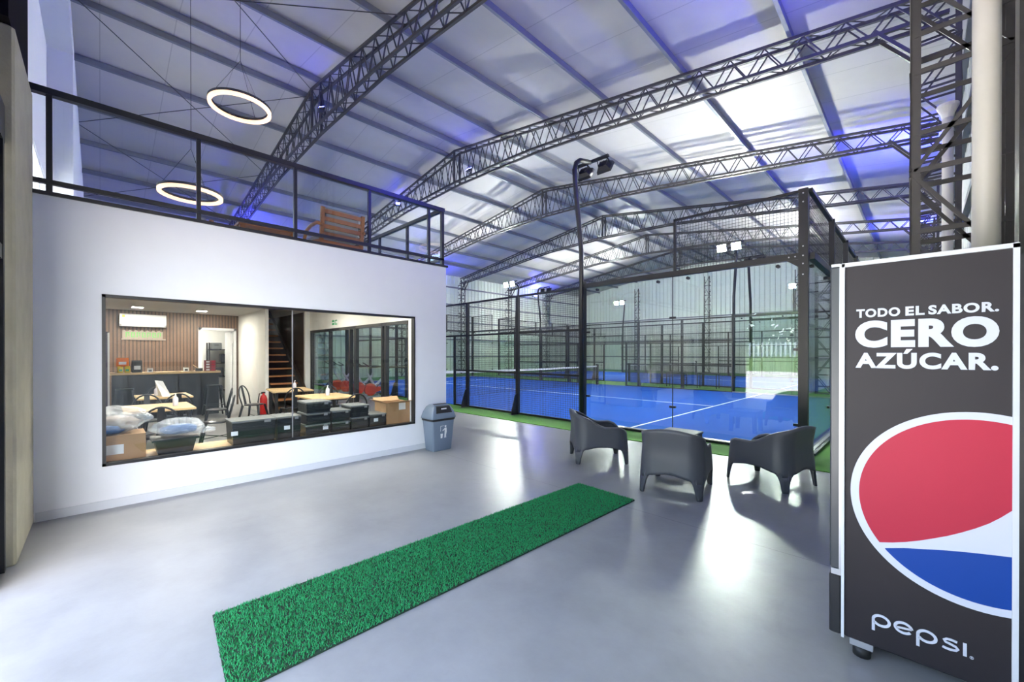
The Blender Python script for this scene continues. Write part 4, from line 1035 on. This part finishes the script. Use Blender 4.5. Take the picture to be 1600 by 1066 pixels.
# ------------------------------------------------------------------ drinks fridge with printed side
FY = 2.68
fr = thing('drinks_cooler', 'tall dark drinks cooler with white slogan and red, white and blue globe', 'fridge', (-.28, FY, 0))
FW = .57
MB().bbox((.004, .006, .09), (FW-.004, .60, 1.99), .008).build('cabinet', m_fr_panel, fr)
mb = MB(); mb.box((-.002, -.006, .088), (.010, .02, 1.995)); mb.box((FW-.014, -.006, .088), (FW+.004, .02, 1.995)); mb.box((-.002, -.006, 1.978), (FW+.004, .02, 1.998)); mb.build('edge_trim', m_fr_edge, fr)
MB().box((FW+.004, .012, .10), (FW+.05, .58, 1.95)).build('back_panel', m_black, fr)
mb = MB(); mb.bbox((-.050, .004, .425), (-.006, .60, 1.985), .006); dr = mb.build('door', m_fr_door, fr)
MB().box((-.052, .06, .50), (-.049, .55, 1.90)).build('door_glass', m_purple, dr); MB().box((-.012, .0, .425), (-.002, .60, 1.985)).build('gasket', m_alu, dr)
MB().box((-.012, .0, 1.985), (.004, .60, 1.998)).box((-.045, .002, 1.986), (-.01, .05, 2.0)).build('top_hinge', m_alu, fr)
MB().bbox((-.052, .003, .09), (-.004, .60, .395), .006).build('kick_panel', m_black, fr)
MB().box((-.044, .004, .395), (-.004, .05, .425)).build('bottom_hinge', m_alu, fr)
for x, y in ((.075, .05), (.50, .05), (.075, .54), (.50, .54)):
    c = MB().box((x-.045, y-.03, .055), (x+.045, y+.03, .09)).build('caster', m_alu, fr)
    MB().lathe([(.02, 0), (.036, .006), (.036, .05), (.02, .056)], 16, (x, y, 0)).build('wheel', m_rubber, c, True)
def text(body, u0, u1, z0, z1, name, bold=.0, mat=m_fr_white):
    cu = bpy.data.curves.new('txt', 'FONT'); cu.body = body; cu.offset = bold; cu.space_character = 1.13; cu.resolution_u = 6; cu.extrude = .004
    o = bpy.data.objects.new('txt', cu); COL.objects.link(o); dg = bpy.context.evaluated_depsgraph_get()
    me = bpy.data.meshes.new_from_object(o.evaluated_get(dg)); bpy.data.objects.remove(o); bpy.data.curves.remove(cu)
    xs = [v.co.x for v in me.vertices]; ys = [v.co.y for v in me.vertices]; sx = (u1-u0)/(max(xs)-min(xs)); sz = (z1-z0)/(max(ys)-min(ys)); mx_, my_ = min(xs), min(ys)
    for v in me.vertices: v.co = (u0+(v.co.x-mx_)*sx, .004-(.003 if v.co.z > 0 else 0), z0+(v.co.y-my_)*sz)
    me.materials.clear(); me.materials.append(mat); me.name = name
    ob = bpy.data.objects.new(name, me); COL.objects.link(ob); ob.parent = fr; return ob
for wd, ua, ub in (('TODO', .055, .215), ('EL', .233, .297), ('SABOR.', .309, .519)): text(wd, ua, ub, 1.717, 1.760, 'lettering', .040)
text('CERO', .051, .520, 1.567, 1.701, 'lettering', .055)
text('AZÚCAR.', .052, .518, 1.466, 1.560, 'lettering', .044)
# globe emblem, cut off at the panel edge
GU, GZ, GR, UMAX = .465, .852, .431, .556
def flat(pts, y, mat, name, par=fr): return MB().poly(pts, lambda u, v, d: (u, y-d, v), .0015).build(name, mat, par, fixn=True)
def arc(R_, a0, a1, n=60): return [(GU+R_*math.cos(math.radians(a0+(a1-a0)*i/n)), GZ+R_*math.sin(math.radians(a0+(a1-a0)*i/n))) for i in range(n+1)]
am = math.degrees(math.acos((UMAX-GU)/GR)); emb = flat(arc(GR, am, 360-am), .004, m_fr_white, 'globe_emblem')
RI = .398; ai = math.degrees(math.acos((UMAX-GU)/RI))
red_low = [(.143, .616), (.19, .630), (.234, .647), (.28, .668), (.326, .693), (.370, .718), (.412, .746), (.454, .777), (.493, .810), (.525, .844), (UMAX, .882)]
a_s = math.degrees(math.atan2(.616-GZ, .143-GU)) % 360
flat(arc(RI, ai, a_s)+red_low[1:], .0030, m_fr_red, 'globe_red', emb)
blue_up = [(.163, .594), (.23, .617), (.304, .636), (.37, .653), (.433, .666), (.50, .678), (UMAX, .687)]
a_b = math.degrees(math.atan2(.594-GZ, .163-GU)) % 360
flat(list(reversed(blue_up))+arc(RI, a_b, 360-ai)[1:], .0030, m_fr_blue, 'globe_blue', emb)
# word mark built from strokes
def stroke(mb, pts, w):
    n = len(pts); L_, R2 = [], []
    for i, p in enumerate(pts):
        a = pts[max(0, i-1)]; b = pts[min(n-1, i+1)]; dx, dz = b[0]-a[0], b[1]-a[1]; l = math.hypot(dx, dz) or 1
        nx, nz = -dz/l*w/2, dx/l*w/2; L_.append((p[0]+nx, p[1]+nz)); R2.append((p[0]-nx, p[1]-nz))
    for i in range(n-1): mb.poly([L_[i], L_[i+1], R2[i+1], R2[i]], lambda u, v, d: (u, .004-d, v), .003)
def ell(cx, cz, rx, rz, a0, a1, n=28): return [(cx+rx*math.cos(math.radians(a0+(a1-a0)*i/n)), cz+rz*math.sin(math.radians(a0+(a1-a0)*i/n))) for i in range(n+1)]
w = .0115
for u0 in (.116, .272):
    mb = MB(); stroke(mb, ell(u0+.035, .234, .029, .024, -150, 180), w); stroke(mb, [(u0+.006, .236), (u0+.006, .177)], w); mb.build('lettering', m_fr_white, fr, fixn=True)
mb = MB(); stroke(mb, ell(.229, .237, .0285, .0235, 5, 325), w); stroke(mb, [(.204, .232), (.230, .236), (.257, .240)], w*.8); mb.build('lettering', m_fr_white, fr, fixn=True)
mb = MB(); stroke(mb, [(.402, .254), (.385, .257), (.370, .255), (.362, .248), (.366, .241), (.382, .237), (.398, .232), (.404, .224), (.398, .216), (.382, .212), (.366, .213), (.357, .216)], w*.9); mb.build('lettering', m_fr_white, fr, fixn=True)
mb = MB(); stroke(mb, [(.425, .262), (.425, .205)], w); mb.build('lettering', m_fr_white, fr, fixn=True)
mb = MB(); stroke(mb, ell(.445, .208, .0055, .0055, 0, 360, 16), .0014); stroke(mb, [(.4435, .2055), (.4435, .211), (.4465, .2105), (.4465, .2085), (.4435, .208), (.4468, .2055)], .0013); mb.build('registered_mark', m_fr_white, fr, fixn=True)

# ------------------------------------------------------------------ outside the entrance
g0 = MB().box((-60, -26, -.22), (40, YG-.12, -.02)).build('ground_paving', m_asph); struct(g0, 'pale paving outside the entrance', 'ground')
g1 = MB().loft([[(x, -26, -.3), (x, -26, -.01), (x, -35, 1.5), (x, -60, 1.6), (x, -60, -.3)] for x in (-70, 60)]).build('ground_lawn', m_grass, fixn=True); struct(g1, 'lawn beyond the paving', 'ground')
def tree(x, y, h, seed, label):
    random.seed(seed); t = thing('garden_tree', label, 'tree', (x, y, 1.3))
    MB().tube([(0, 0, 0), (.05, 0, h*.3), (.0, .1, h*.6)], [.16, .12, .06], 8).build('trunk', m_bark, t)
    mb = MB()
    for i in range(5000):
        a = random.uniform(0, 2*PI); b = math.acos(random.uniform(-1, 1)); r = h*.36*random.uniform(.55, 1)**.5
        c = Vector((r*math.sin(b)*math.cos(a), r*math.sin(b)*math.sin(a), h*.65+r*.9*math.cos(b))); s = .22+.22*random.random()
        d = Vector((random.gauss(0, 1), random.gauss(0, 1), random.gauss(0, 1))).normalized(); e = d.orthogonal().normalized(); f = d.cross(e)
        mb.add([c-e*s, c+f*s*.5, c+e*s, c-f*s*.5], [(0, 1, 2, 3)])
    mb.build('crown', m_leaf, t)
for i, (x, y, h, lb) in enumerate(((-19, -34, 9, 'left garden tree'), (-9, -36, 10, 'middle garden tree'), (1, -34, 9, 'right garden tree'), (10, -36, 10, 'far right garden tree'))): tree(x, y, h, 20+i, lb+' on the lawn outside the entrance, mirrored in the court glass')
t = thing('garden_fence', 'pale garden fence behind the lawn, mirrored in the court glass', 'fence', (-6, -33.5, 1.2))
MB().box((-30, -.03, .3), (30, .03, .4)).box((-30, -.03, 1.2), (30, .03, 1.3)).build('fence_rail', m_white, t)
mb = MB()
for i in range(150): mb.box((-30+.4*i, .03, 0), (-29.82+.4*i, .06, 1.5))
mb.build('pickets', m_white, t)
random.seed(5); mb = MB()
for i in range(11000):
    c = Vector((random.uniform(-50, 40), random.uniform(-50, -46), random.uniform(1, 14))); s = .75; d = Vector((random.gauss(0, 1), random.gauss(0, 1), random.gauss(0, 1))).normalized(); e = d.orthogonal().normalized(); f = d.cross(e)
    mb.add([c-e*s, c+f*s*.6, c+e*s, c-f*s*.6], [(0, 1, 2, 3)])
o = mb.build('hedge', m_leaf); tag(o, 'tall green hedge behind the garden fence outside', 'hedge', kind='stuff')
